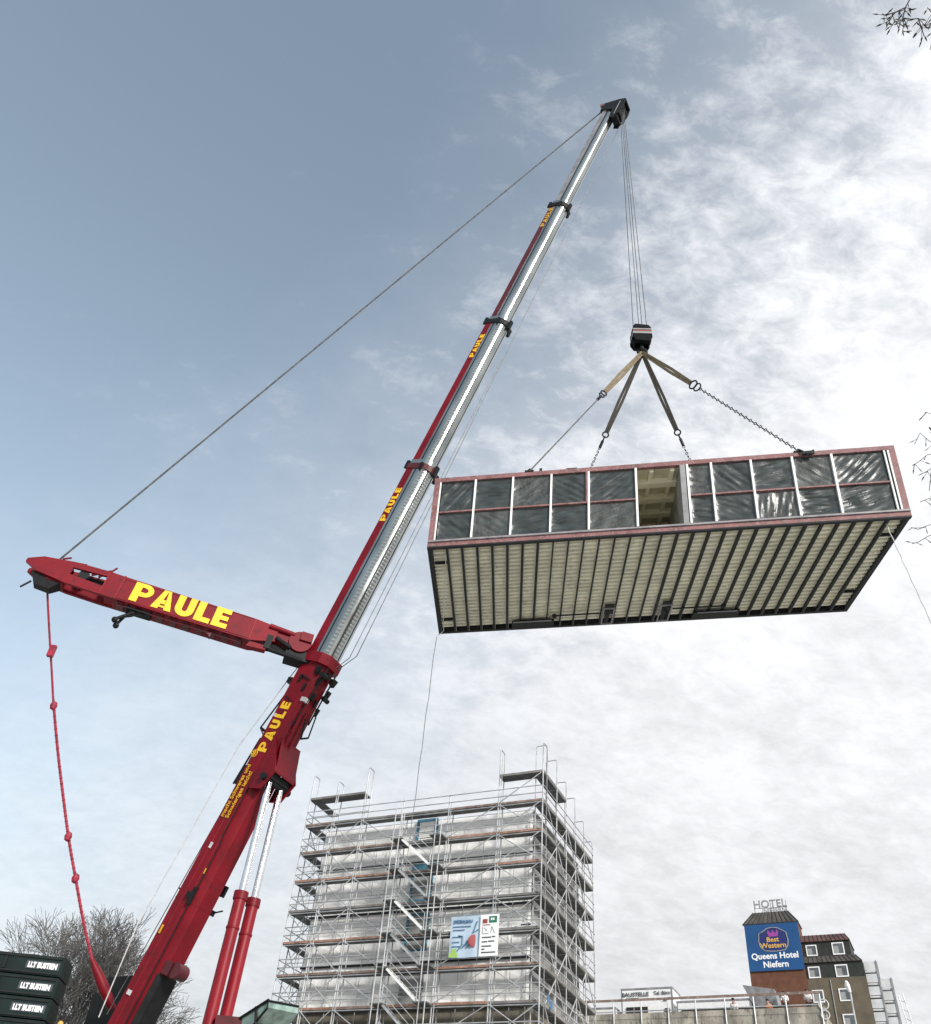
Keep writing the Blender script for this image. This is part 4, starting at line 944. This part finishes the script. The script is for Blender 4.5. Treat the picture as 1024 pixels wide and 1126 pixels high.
m = MB(); m.box(BF2, (-3.2, 20.22, .122), (-2.68, 20.6, .132)); gb = m.build('green_block', M['green'], bn)
m = MB(); m.box(BF2, (-3.08, 20.36, .134), (-2.98, 20.5, .14)); m.box(BF2, (-2.94, 20.36, .134), (-2.84, 20.5, .14)); m.build('block_mark', M['bannerw'], gb)
m = MB()
for (x0, x1, y) in [(-3.6, -3.0, 19.35), (-2.95, -2.75, 19.37), (-3.6, -3.25, 19.1), (-3.2, -2.8, 19.12), (-3.6, -2.98, 18.85), (-3.6, -3.4, 18.68), (-3.6, -2.7, 18.5)]: m.box(BF2, (x0, y, .122), (x1, y + .07, .13))
for a, b in [((-3.6, 20.0), (-3.6, 19.6)), ((-3.6, 19.6), (-3.2, 19.6)), ((-3.5, 19.95), (-3.3, 19.75)), ((-3.05, 19.62), (-3.0, 20.0)), ((-3.0, 20.0), (-2.8, 19.62))]: m.tube([BF2(*a, .125), BF2(*b, .125)], .014, 4)
m.build('printed_lines', M['ink'], bn)
m = MB(); m.box(BF2, (-3.62, 20.2, .122), (-3.3, 20.45, .13)); m.box(BF2, (-3.62, 20.08, .122), (-3.1, 20.13, .13)); m.build('red_print', M['inkred'], bn)
bn = thing('paper_sign', SB(-1.2, .9, 19.8), 'small white paper sign fixed near the right corner of the sheeting', 'sign')
m = MB(); m.box(Fr(SB(0, .98, 0), BE, (0, 0, 1), -BN), (-1.85, 19.95, 0), (-.65, 20.55, .02)); m.build('sign_board', M['bannerw'], bn)
m = MB(); fr = Fr(SB(0, .95, 0), BE, (0, 0, 1), -BN)
for y in (20.38, 20.2): m.box(fr, (-1.6, y, 0), (-.95, y + .07, .01))
m.build('printed_lines', M['ink'], bn)

# ------------------------------------------------------------------ hotel
HS = 1.286
HC = at_h(818.4, 1017.5, 135); HT = -.5
HE = Vector((math.cos(HT), math.sin(HT), 0)); HN = Vector((-math.sin(HT), math.cos(HT), 0))
def hz_(z105): return 1.6 + (z105 - 1.6) * HS
HF = Fr((HC.x, HC.y, 0), HE * HS * .985, HN * HS, (0, 0, 1))     # x,y in 105 m units
hotel = thing('hotel_building', HF(6, 4, PAD), 'hotel with a red brown stair tower and an olive wing with mansard roofs', 'building')
zb = PAD - .5
m = MB(); m.box(HF, (0, 0, zb), (5.5, 2.4, hz_(35.8))); tw = m.build('tower_wall', M['brick'], hotel)
m = MB(); zE, zR = hz_(35.82), hz_(37.25)
m.hexa([HF(-.12, -.12, zE), HF(5.62, -.12, zE), HF(5.62, 2.5, zE), HF(-.12, 2.5, zE), HF(.95, .8, zR), HF(4.6, .8, zR), HF(4.6, 1.7, zR), HF(.95, 1.7, zR)])
tr2 = m.build('tower_roof', M['roofseam'], hotel)
m = MB()
for i in range(12):
    s_ = i / 11; a, b = HF(-.12 + 5.74 * s_, -.15, zE + .02), HF(.95 + 3.65 * s_, .77, zR); m.tube([a, b], .045, 4)
m.box(HF, (-.16, -.17, zE - .10), (5.66, -.1, zE + .03)); m.build('seam', M['blacktile'], tr2)
# wing with two stepped mansards
m = MB(); m.box(HF, (5.52, .25, zb), (11.1, 4, hz_(30.42))); m.build('wing_wall', M['render'], hotel)
m = MB(); m.box(HF, (5.52, .25, hz_(30.43)), (11.1, 4, hz_(31.8))); m.box(HF, (5.52, .5, hz_(31.8)), (10.2, 4, hz_(33.9))); m.build('dormer_cladding', M['blacktile'], hotel)
def mansard(x0, x1, x1t, y0, z0, z1, nseam, mt):
    m = MB(); m.hexa([HF(x0, y0, hz_(z0)), HF(x1, y0, hz_(z0)), HF(x1, 4, hz_(z0)), HF(x0, 4, hz_(z0)), HF(x0, y0 + .45, hz_(z1)), HF(x1t, y0 + .45, hz_(z1)), HF(x1t, 3.6, hz_(z1)), HF(x0, 3.6, hz_(z1))])
    o = m.build('mansard_roof', M[mt], hotel); m = MB()
    for i in range(nseam):
        s_ = i / (nseam - 1); m.tube([HF(x0 + (x1 - x0) * s_, y0 - .02, hz_(z0)), HF(x0 + (x1t - x0) * s_, y0 + .43, hz_(z1))], .04, 4)
    m.build('seam', M['blacktile'], o)
mansard(5.52, 10.3, 9.85, .3, 33.88, 34.62, 12, 'roofred'); mansard(5.52, 11.1, 10.55, .05, 31.82, 32.5, 13, 'roofseam')
wy = {33: .5, 31: .25, 29: .25, 27: .25, 25: .25, 23: .25}
for (x0, x1, z0, z1, y) in [(5.88, 6.95, 32.55, 33.6, .5), (8.45, 9.6, 32.55, 33.7, .5), (5.78, 6.92, 30.42, 31.48, .25), (8.4, 9.6, 30.42, 31.55, .25), (5.82, 6.9, 28.2, 29.33, .25), (8.35, 9.5, 28.25, 29.38, .25), (5.82, 6.9, 26.0, 27.12, .25), (8.32, 9.45, 26.0, 27.12, .25), (5.82, 6.9, 23.8, 24.9, .25), (8.32, 9.45, 23.8, 24.9, .25)]:
    m = MB(); z0_, z1_ = hz_(z0), hz_(z1); t = .13; tx = .10
    m.box(HF, (x0, y - .08, z0_), (x0 + tx, y - .003, z1_)); m.box(HF, (x1 - tx, y - .08, z0_), (x1, y - .003, z1_)); m.box(HF, (x0 + tx, y - .08, z1_ - t), (x1 - tx, y - .003, z1_)); m.box(HF, (x0 + tx, y - .08, z0_), (x1 - tx, y - .003, z0_ + t))
    wn = m.build('window_frame', M['white'], hotel)
    m = MB(); m.box(HF, (x0 + tx, y - .035, z0_ + t), (x1 - tx, y - .004, z1_ - t)); m.build('pane', M['glassdark'], wn)
    m = MB(); m.box(HF, (x0 + tx + .02, y - .045, z0_ + t + .02), (x0 + tx + .02 + (x1 - x0) * .42, y - .037, z1_ - t - .3)); m.build('curtain', M['greypane'], wn)
m = MB(); m.tube([HF(7.75, .18, zb), HF(7.75, .18, hz_(30.2))], .05, 5); m.build('downpipe', M['greysteel'], hotel)
# balconies stepping down on the right
for (x0, x1, zt_, y) in [(11.15, 12.25, 31.8, .6), (12.3, 13.3, 30.3, 1.0)]:
    z = zt_
    while z > 22:
        m = MB(); m.box(HF, (x0, y, hz_(z) - 1.05 * .95), (x1, y + .06, hz_(z))); m.box(HF, (x0, y + .06, hz_(z) - 1.25), (x1, y + 1.8, hz_(z) - 1.05)); bl = m.build('balcony', M['balc'], hotel)
        m = MB(); m.box(HF, (x0 + .04, y + 1.2, hz_(z) - 2.6), (x1 - .04, y + 1.25, hz_(z) - 1.27)); m.build('balcony_door', M['greypane'], bl)
        z -= 1.13
    m = MB(); m.box(HF, (x1, y - .06, zb), (x1 + .12, y + .12, hz_(zt_) + .1)); m.box(HF, (x0 - .06, y + 1.3, zb), (x1, y + 4, hz_(zt_) - 1.3)); m.box(HF, (x1, y + .9, zb), (x1 + .12, y + 1.1, hz_(zt_) + .3)); m.build('balcony_frame', M['greysteel'], hotel)
m = MB()
for q in range(9):
    z = hz_(28.4 - q * .8); m.tube([HF(13.75 + q * .08, 1.2, z), HF(14.3 + q * .08, 1.2, z - .35)], .045, 5)
m.tube([HF(13.7, 1.2, hz_(28.8)), HF(14.6, 1.2, hz_(20))], .06, 5); m.tube([HF(14.1, 1.2, hz_(29)), HF(15.1, 1.2, hz_(20))], .06, 5); m.build('outside_stair', M['galv'], hotel)
# blue hotel sign
sg_ = thing('hotel_sign', HF(2.7, -.1, hz_(31.3)), 'large blue wall sign with a crest and white hotel name on the brown tower', 'sign')
SG = Fr(HF(0, -.10, 0), HE, (0, 0, 1), -HN)
wS = 5.45 * HS; z0_, z1_ = hz_(31.2), hz_(35.72); hS = z1_ - z0_
m = MB(); m.box(SG, (.02, z0_, 0), (wS, z1_, .10)); m.build('sign_panel', M['signblue'], sg_)
def spt(u, v, o=0): return SG(wS * u, z0_ + hS * v, .10 + o)
# crest outline: crown-topped shield
out_ = [(.26, .50), (.24, .62), (.26, .80), (.34, .84), (.42, .90), (.52, .92), (.62, .90), (.70, .84), (.76, .80), (.78, .62), (.76, .50), (.70, .42), (.52, .40), (.34, .42), (.26, .50)]
m = MB(); m.add([spt(u, v, .004) for u, v in out_[:-1]] + [spt(u, v, .012) for u, v in out_[:-1]], [tuple(range(14)), tuple(range(14, 28))] + [(i, (i + 1) % 14, 14 + (i + 1) % 14, 14 + i) for i in range(14)]); m.build('crest_field', M['navy'], sg_)
m = MB(); m.tube([spt(u, v, .02) for u, v in out_], .07, 5); m.build('crest_border', M['greypane'], sg_)
m = MB(); m.hexa([spt(.44, .72, .014), spt(.60, .72, .014), spt(.60, .72, .03), spt(.44, .72, .03), spt(.42, .80, .014), spt(.62, .80, .014), spt(.62, .80, .03), spt(.42, .80, .03)])
for q in (.44, .52, .60): m.hexa([spt(q - .03, .80, .014), spt(q + .03, .80, .014), spt(q + .03, .80, .03), spt(q - .03, .80, .03), spt(q - .004, .86, .014), spt(q + .004, .86, .014), spt(q + .004, .86, .03), spt(q - .004, .86, .03)])
m.build('crown', M['purple'], sg_)
m = MB(); font_text(m, Fr(spt(.50, .61, .016), HE, (0, 0, 1), -HN), 'Best', .82, .02, .02, 'CENTER', 1.1); font_text(m, Fr(spt(.50, .48, .016), HE, (0, 0, 1), -HN), 'Western', .88, .02, .02, 'CENTER', 1.05)
m.build('crest_lettering', M['gold'], sg_)
m = MB(); font_text(m, Fr(spt(.50, .25, .01), HE, (0, 0, 1), -HN), 'Queens Hotel', 1.05, .025, .02, 'CENTER', 1.0); font_text(m, Fr(spt(.50, .07, .01), HE, (0, 0, 1), -HN), 'Niefern', 1.05, .025, .02, 'CENTER', 1.0)
m.build('lettering', M['white'], sg_)
# open rooftop letters
rf = thing('rooftop_sign', HF(2.8, 1.2, hz_(37.25)), 'two rows of open metal letters reading HOTEL on top of the tower roof', 'sign')
RS = Fr(HF(0, 1.15, 0), HE, (0, 0, 1), -HN)
m = MB(); font_text(m, Fr(RS(2.75 * HS, hz_(37.82), 0), HE, (0, 0, 1), -HN), 'HOTEL', 1.42, .02, .12, 'CENTER', 1.0); m.build('upper_letters', M['greysteel'], rf)
m = MB(); font_text(m, Fr(RS(3.2 * HS, hz_(37.22), 0), HE, (0, 0, 1), -HN), 'NIEFERN', .98, .015, .12, 'CENTER', .8); m.build('lower_letters', M['greysteel'], rf)
m = MB()
for x in (1.1, 1.9, 2.8, 3.6, 4.4): m.tube([RS(x * HS, hz_(37.2), -.08), RS(x * HS, hz_(38.5), -.08)], .03, 4)
m.tube([RS(1.1 * HS, hz_(37.80), -.08), RS(4.5 * HS, hz_(37.80), -.08)], .03, 4); m.tube([RS(1.1 * HS, hz_(37.24), -.08), RS(4.5 * HS, hz_(37.24), -.08)], .03, 4)
m.build('letter_frame', M['darksteel'], rf)

# ------------------------------------------------------------------ concrete parapet with railing and roof stuff
PC = at_h(905, 1108, 80); PT = -.5
PE = Vector((math.cos(PT), math.sin(PT), 0)); PN = Vector((-math.sin(PT), math.cos(PT), 0))
PF = Fr((PC.x, PC.y, 0), PE, PN, (0, 0, 1)); PZ = 21.75
cb_ = thing('concrete_building', PF(-10, 5, PAD), 'low weathered concrete building with a tube railing along its flat roof', 'building')
m = MB(); m.box(PF, (-21, 0, PAD - .5), (.15, 9, PZ - .5)); m.build('wall', M['concrete'], cb_)
m = MB(); m.box(PF, (-21, -.04, PZ - .42), (.2, .22, PZ)); m.box(PF, (-21, -.01, PZ - .5), (.2, .2, PZ - .42)); m.build('parapet', M['concrete'], cb_)
m = MB()
xs_ = [-20.6, -18.4, -16.2, -13.9, -11.7, -9.5, -7.2, -5.0, -2.6, -.1]
for x in xs_:
    m = MB(); m.tube([PF(x, -.1, PZ - 1.6), PF(x, -.1, PZ + 1.0)], .055, 5); m.build('railing_post', M['galv'], cb_)
m = MB(); m.box(PF, (-20.9, -.16, PZ + .86), (.1, -.10, PZ + 1.04)); m.build('top_rail', M['board_b'], cb_)
m = MB(); m.tube([PF(-20.9, -.1, PZ + .12), PF(.1, -.1, PZ + .12)], .045, 5); m.build('mid_rail', M['galv'], cb_)
m = MB(); m.ring(PF(.1, -.1, PZ + .1), -PN, .35, .05, 14, 5); m.ring(PF(.1, -.1, PZ - .6), -PN, .3, .05, 14, 5); free(m, 'cable_loop', M['palerope'], 'loop of pale cable hanging on the right end of the roof railing', 'cable')
# site container with writing, and other roof items
def roofbox(name, mt, x0, x1, y0, y1, z0, z1, lab, cat, extra=None):
    r = thing(name, PF((x0 + x1) / 2, (y0 + y1) / 2, PZ + z0), lab, cat)
    m = MB(); m.box(PF, (x0, y0, PZ + z0), (x1, y1, PZ + z1)); body = m.build('body', M[mt], r)
    m = MB(); m.box(PF, (x0 - .04, y0 - .04, PZ + z1 - .1), (x1 + .04, y1 + .04, PZ + z1 + .03)); m.box(PF, (x0 - .02, y0 - .05, PZ + z0), (x0 + .08, y0 - .003, PZ + z1 - .1)); m.box(PF, (x1 - .08, y0 - .05, PZ + z0), (x1 + .02, y0 - .003, PZ + z1 - .1)); m.build('frame', M['greysteel'], r)
    if extra: extra(r)
    return r
def cont(r):
    f = Fr(PF(0, 1.14, PZ), PE, (0, 0, 1), -PN)
    m = MB(); font_text(m, Fr(f(-14.7, 1.55, 0), PE, (0, 0, 1), -PN), 'BAUSTELLE', .42, .01, .01, 'CENTER', 1.1); font_text(m, Fr(f(-12.45, 1.62, 0), PE, (0, 0, 1), -PN), 'Tel. Büro', .36, .01, .01, 'CENTER', 1.0)
    m.build('lettering', M['ink'], r); m = MB()
    m.box(f, (-15.5, 1.36, 0), (-14.4, 1.42, .01)); m.box(f, (-12.7, 1.30, 0), (-12.0, 1.36, .01)); m.box(f, (-12.4, 1.12, 0), (-12.1, 1.18, .01)); m.box(f, (-12.3, .2, 0), (-11.9, .6, .01)); m.build('printed_lines', M['ink'], r)
    m = MB(); m.box(f, (-15.5, -.1, -.01), (-13.7, .75, .012)); m.build('opening', M['blacktile'], r)
    m = MB(); m.box(f, (-14.9, -.1, .013), (-14.8, .75, .03)); m.box(f, (-14.3, -.1, .013), (-14.05, .5, .03)); m.build('clutter', M['board_b'], r)
roofbox('site_container', 'white', -15.9, -11.6, 1.2, 3.6, -.4, 2.15, 'white site container with dark lettering behind the roof railing', 'container', cont)
roofbox('roof_cabin', 'white', -19.9, -16.4, 1.0, 3.0, -.4, .75, 'low white cabin nearest to the scaffold on the concrete roof', 'cabin')
def duct(r):
    m = MB(); m.box(PF, (-10.9, 1.05, PZ - .2), (-2.6, 1.19, PZ + .42)); m.build('dark_recess', M['blacktile'], r)
roofbox('white_duct', 'white', -11.3, -5.4, 1.2, 2.4, -.3, 1.05, 'long low white duct lying on the concrete roof right of the container', 'duct', duct)
m = MB(); m.hexa([PF(-4.9, 1.2, PZ - .2), PF(-3.3, 1.2, PZ - .2), PF(-3.3, 3, PZ - .2), PF(-4.9, 3, PZ - .2), PF(-5.9, 1.0, PZ + 2.0), PF(-3.5, 1.0, PZ + 1.6), PF(-3.5, 3, PZ + 1.6), PF(-5.9, 3, PZ + 2.0)])
free(m, 'tipping_skip', M['greysteel'], 'grey metal hopper with slanted rim standing left of the blue signed tower', 'hopper')
lp = at_h(935, 1091, 90)
lamp = thing('street_lamp', (lp.x, lp.y, PAD), 'slim pale street lamp in front of the olive hotel wing', 'lamp')
m = MB(); m.tube([Vector((lp.x, lp.y, PAD)), lp], [.11, .07], 8); m.build('pole', M['galv'], lamp)
m = MB(); m.tube([lp, lp + Vector((-.2, -.1, .5)), lp + Vector((-.3, -.3, .75))], [.12, .22, .1], 8); m.build('lamp_head', M['white'], lamp)

# people at the railing
def skin_mesh(name, pts, edges, rad, mt, parent, sub=1):
    org = ORG[parent.name]
    me = bpy.data.meshes.new(name); me.from_pydata([tuple(p - org) for p in pts], edges, [])
    o = bpy.data.objects.new(name, me); COL.objects.link(o)
    sk = o.modifiers.new('s', 'SKIN')
    lay = me.skin_vertices[0].data if me.skin_vertices else None
    if lay is None:
        bpy.context.view_layer.objects.active = o
        import bmesh
        bm = bmesh.new(); bm.from_mesh(me); bm.verts.layers.skin.verify(); bm.to_mesh(me); bm.free(); lay = me.skin_vertices[0].data
    for i, r_ in enumerate(rad): lay[i].radius = (r_, r_)
    lay[0].use_root = True
    ss = o.modifiers.new('u', 'SUBSURF'); ss.levels = sub; ss.render_levels = sub
    dg = bpy.context.evaluated_depsgraph_get(); nm = bpy.data.meshes.new_from_object(o.evaluated_get(dg))
    o.modifiers.clear(); o.data = nm; nm.materials.clear(); nm.materials.append(M[mt]); bpy.data.meshes.remove(me)
    for p in nm.polygons: p.use_smooth = True
    o.parent = parent; ORG[o.name] = org; return o
def person(base, face, shirt, legs, lab, lean=0., arm=0.):
    r = thing('person', base, lab, 'person', 'people at the roof railing')
    fz = Vector((math.cos(face), math.sin(face), 0)); sd2 = Vector((-fz.y, fz.x, 0)); up = Vector((0, 0, 1))
    def q(f, s, z): return base + fz * (f + lean * max(0, z - .9)) + sd2 * s + up * z
    J = [q(0, 0, .95), q(0, 0, 1.2), q(.01, 0, 1.42), q(.01, 0, 1.52), q(.02, 0, 1.64), q(.03, 0, 1.74)]
    E2 = [(0, 1), (1, 2), (2, 3), (3, 4), (4, 5)]; RR = [.14, .135, .15, .055, .10, .08]
    for s in (1, -1):
        i = len(J); J += [q(0, .1 * s, .9), q(.02, .11 * s, .5), q(0, .11 * s, .08), q(.13, .12 * s, .04)]; RR += [.10, .065, .045, .04]; E2 += [(0, i), (i, i + 1), (i + 1, i + 2), (i + 2, i + 3)]
        i = len(J); J += [q(0, .2 * s, 1.42), q(.04, .25 * s, 1.14), q(.24 + arm, .2 * s, 1.04 + arm * .3), q(.32 + arm, .19 * s, 1.03 + arm * .3)]; RR += [.06, .048, .036, .03]; E2 += [(2, i), (i, i + 1), (i + 1, i + 2), (i + 2, i + 3)]
        h = i + 3
        for fgr in range(4):
            i = len(J); o_ = (fgr - 1.5) * .02; J += [J[h] + fz * .05 + sd2 * o_, J[h] + fz * (.085 - abs(fgr - 1.4) * .008) + sd2 * o_ - up * .03]; RR += [.009, .008]; E2 += [(h, i), (i, i + 1)]
        i = len(J); J += [J[h] - sd2 * s * .04 + fz * .03 - up * .01]; RR += [.01]; E2 += [(h, i)]
    skin_mesh('body', J, E2, RR, 'skin', r)
    J = [q(0, 0, .92), q(0, 0, 1.2), q(.01, 0, 1.43)]; RR = [.17, .165, .17]; E2 = [(0, 1), (1, 2)]
    for s in (1, -1): i = len(J); J += [q(0, .21 * s, 1.42), q(.04, .26 * s, 1.14), q(.2 + arm, .21 * s, 1.05 + arm * .25)]; RR += [.085, .07, .055]; E2 += [(2, i), (i, i + 1), (i + 1, i + 2)]
    skin_mesh('shirt', J, E2, RR, shirt, r)
    J = [q(0, 0, .96)]; RR = [.165]; E2 = []
    for s in (1, -1): i = len(J); J += [q(0, .1 * s, .86), q(.02, .11 * s, .5), q(0, .11 * s, .1)]; RR += [.12, .085, .07]; E2 += [(0, i), (i, i + 1), (i + 1, i + 2)]
    skin_mesh('trousers', J, E2, RR, legs, r)
    m = MB(); m.ball(q(-.005, 0, 1.74), .125, 12, (1, 1, .75)); m.build('hair', M['hair'], r, smooth=True)
    m = MB(); m.ball(q(.13, 0, 1.655), .022, 6); m.build('nose', M['skin'], r)
fa = math.atan2(-PN.y, -PN.x); RZ = PZ - .5
for x, sh, lg, lab, lean, arm in [(-2.75, 'cloth_w', 'cloth_d', 'person in a white shirt standing at the roof railing below the blue sign', .0, .1),
                       (-1.0, 'cloth_w', 'cloth_d', 'person in a white top bending over the right end of the roof railing', .35, .2),
                       (-3.95 + 1.0, 'cloth_o', 'cloth_d', 'person in an orange top crouched at the railing left of the brown tower', .5, .1),
                       (-6.6, 'cloth_w', 'cloth_d', 'person with white sleeves leaning on the middle of the roof railing', .5, .1)]:
    dx = 0; zz0 = RZ
    if sh == 'cloth_o': x = -4.0; zz0 = RZ - .62
    if x == -6.6: zz0 = RZ - .45
    person(PF(x, .55, zz0), fa, sh, lg, lab, lean, arm)
m = MB(); m.box(PF, (-21, .23, PZ - .6), (.1, 9, PZ - .5)); 
# ------------------------------------------------------------------ trees
def grow(mb, p, d, L_, r, depth, rnd, spread=.5, up=.15, seg=3, minr=.012, fine=4):
    pts = [p]; rr = [r]; q = p.copy(); dd = d.copy()
    for i in range(seg):
        dd = (dd + Vector((rnd.gauss(0, .12), rnd.gauss(0, .12), rnd.gauss(0, .10) + up * .25))).normalized()
        q = q + dd * (L_ / seg); pts.append(q.copy()); rr.append(max(minr, r * (1 - .42 * (i + 1) / seg)))
    mb.tube(pts, rr, 5 if r > .05 else 4, False)
    if depth == 0: return
    nchild = 3 if depth > 2 else fine
    for k in range(nchild):
        j = seg if k == 0 else rnd.randint(1, seg); b = pts[j]
        a = dd.orthogonal().normalized(); a.rotate(Matrix.Rotation(rnd.uniform(0, 2 * math.pi), 3, dd))
        nd = (dd + a * (rnd.uniform(.3, 1.0) * spread * (1.4 if k else .5)) + Vector((0, 0, up))).normalized()
        grow(mb, b, nd, L_ * rnd.uniform(.62, .85), rr[j] * .66, depth - 1, rnd, spread, up, seg, minr, fine)
for (px_, py_, h, ht, lab, seed, dep) in [(127, 978, 62, 17.5, 'bare leafless tree with a round twiggy crown between the ballast stack and the crane boom', 5, 7)]:
    top = at_h(px_, py_, h); base_ = Vector((top.x, top.y, PAD)); H_ = top.z - PAD
    t_ = thing('bare_tree', base_, lab, 'tree'); rnd = random.Random(seed)
    m = MB(); m.tube([base_, base_ + Vector((.2, .1, H_ * .16)), base_ + Vector((-.1, 0, H_ * .30))], [.45, .36, .30], 10); m.build('trunk', M['bark'], t_)
    m = MB(); fk = base_ + Vector((-.1, 0, H_ * .30))
    for k in range(6):
        a = k * math.pi / 3 + .3
        grow(m, fk - Vector((0, 0, H_ * .02 * k)), Vector((math.cos(a) * .62, math.sin(a) * .62, 1)).normalized(), H_ * .212, .15, 6, rnd, .72, .06, 3, .011, 5)
    m.build('crown', M['palebark'], t_)
# near tree standing right of the frame, a few twigs reach in
tp = thing('bare_tree', (19.5, 11.5, gz(19.5, 11.5)), 'bare tree right of the picture with dark budding twigs reaching in at the right edge', 'tree')
b_ = Vector((19.5, 11.5, gz(19.5, 11.5)))
m = MB(); m.tube([b_, b_ + Vector((-.2, 0, 6)), b_ + Vector((-.5, .3, 12)), b_ + Vector((-.6, .2, 18)), b_ + Vector((-1.0, .3, 25))], [.42, .34, .27, .18, .07], 10); m.build('trunk', M['bark'], tp)
rnd = random.Random(11)
m = MB()
for z, a in [(9, -.6), (11, .2), (13, -1.2), (15, .6), (17, -.3), (19, -1.0), (21, .3)]:
    grow(m, b_ + Vector((-.5, .2, z)), Vector((math.cos(a), math.sin(a) * .9, .55)).normalized(), 2.6, .09, 4, rnd, .6, .1, 3, .010)
def twig(px_list, D, r0=.022):
    pts = [at(u_, v_, D) for u_, v_ in px_list]
    m.tube(pts, [max(.006, .75 * r0 * (1 - .7 * i / (len(pts) - 1))) for i in range(len(pts))], 5)
    return pts
def buds(pts, n, D, side=12, size=.02):
    for i in range(n):
        s = rnd.random() * (len(pts) - 1); j = int(s); p = pts[j].lerp(pts[min(j + 1, len(pts) - 1)], s - j)
        dv = (CX * rnd.uniform(-1, 1) + CU * rnd.uniform(-1, .3) + cf * rnd.uniform(-.5, .5)).normalized(); l = rnd.uniform(.04, .13)
        m.tube([p, p + dv * l], [.006, .004], 4); m.tube([p + dv * l, p + dv * (l + .04), p + dv * (l + .10)], [.004, size * rnd.uniform(.3, .6), .004], 5)
D1 = 15.5
limb = [b_ + Vector((-.6, .2, 17)), at(1120, -60, 15), at(1060, -40, D1), at(1003, -5, D1)]
m.tube(limb, [.09, .05, .03, .018], 6)
for L1 in ([(1003, -5), (996, 8), (985, 13), (975, 17), (970, 15)], [(996, 8), (993, 20), (994, 28), (992, 38)], [(994, 20), (1002, 21), (1010, 20), (1014, 24)], [(993, 22), (984, 24), (981, 15)], [(1010, 20), (1013, 30), (1016, 38)], [(985, 13), (978, 22), (974, 25)], [(1040, -30), (1030, 20), (1023, 55)], [(1030, 20), (1020, 8)]):
    buds(twig(L1, D1, .016), 9, D1, size=.028)
D2 = 17
limb = [b_ + Vector((-.45, .3, 11)), at(1110, 560, 15), at(1050, 500, D2), at(1022, 470, D2)]
m.tube(limb, [.09, .05, .03, .015], 6)
limb = [b_ + Vector((-.4, .3, 9)), at(1110, 640, 15), at(1060, 590, D2), at(1030, 575, D2)]
m.tube(limb, [.08, .05, .03, .015], 6)
for L1 in ([(1040, 490), (1024, 455), (1017, 453)], [(1045, 495), (1022, 485), (1012, 476), (1006, 488)], [(1045, 497), (1020, 500), (1010, 508), (1003, 512)], [(1040, 510), (1024, 515), (1017, 520)], [(1050, 540), (1022, 548), (1012, 552)], [(1045, 570), (1020, 578), (1010, 582), (1002, 580)], [(1045, 580), (1020, 590), (1010, 596), (1003, 598)], [(1035, 470), (1026, 500), (1022, 540)]):
    buds(twig(L1, D2, .010), 5, D2, size=.022)
m.build('crown', M['bark'], tp)
sc.cycles.max_bounces = 6
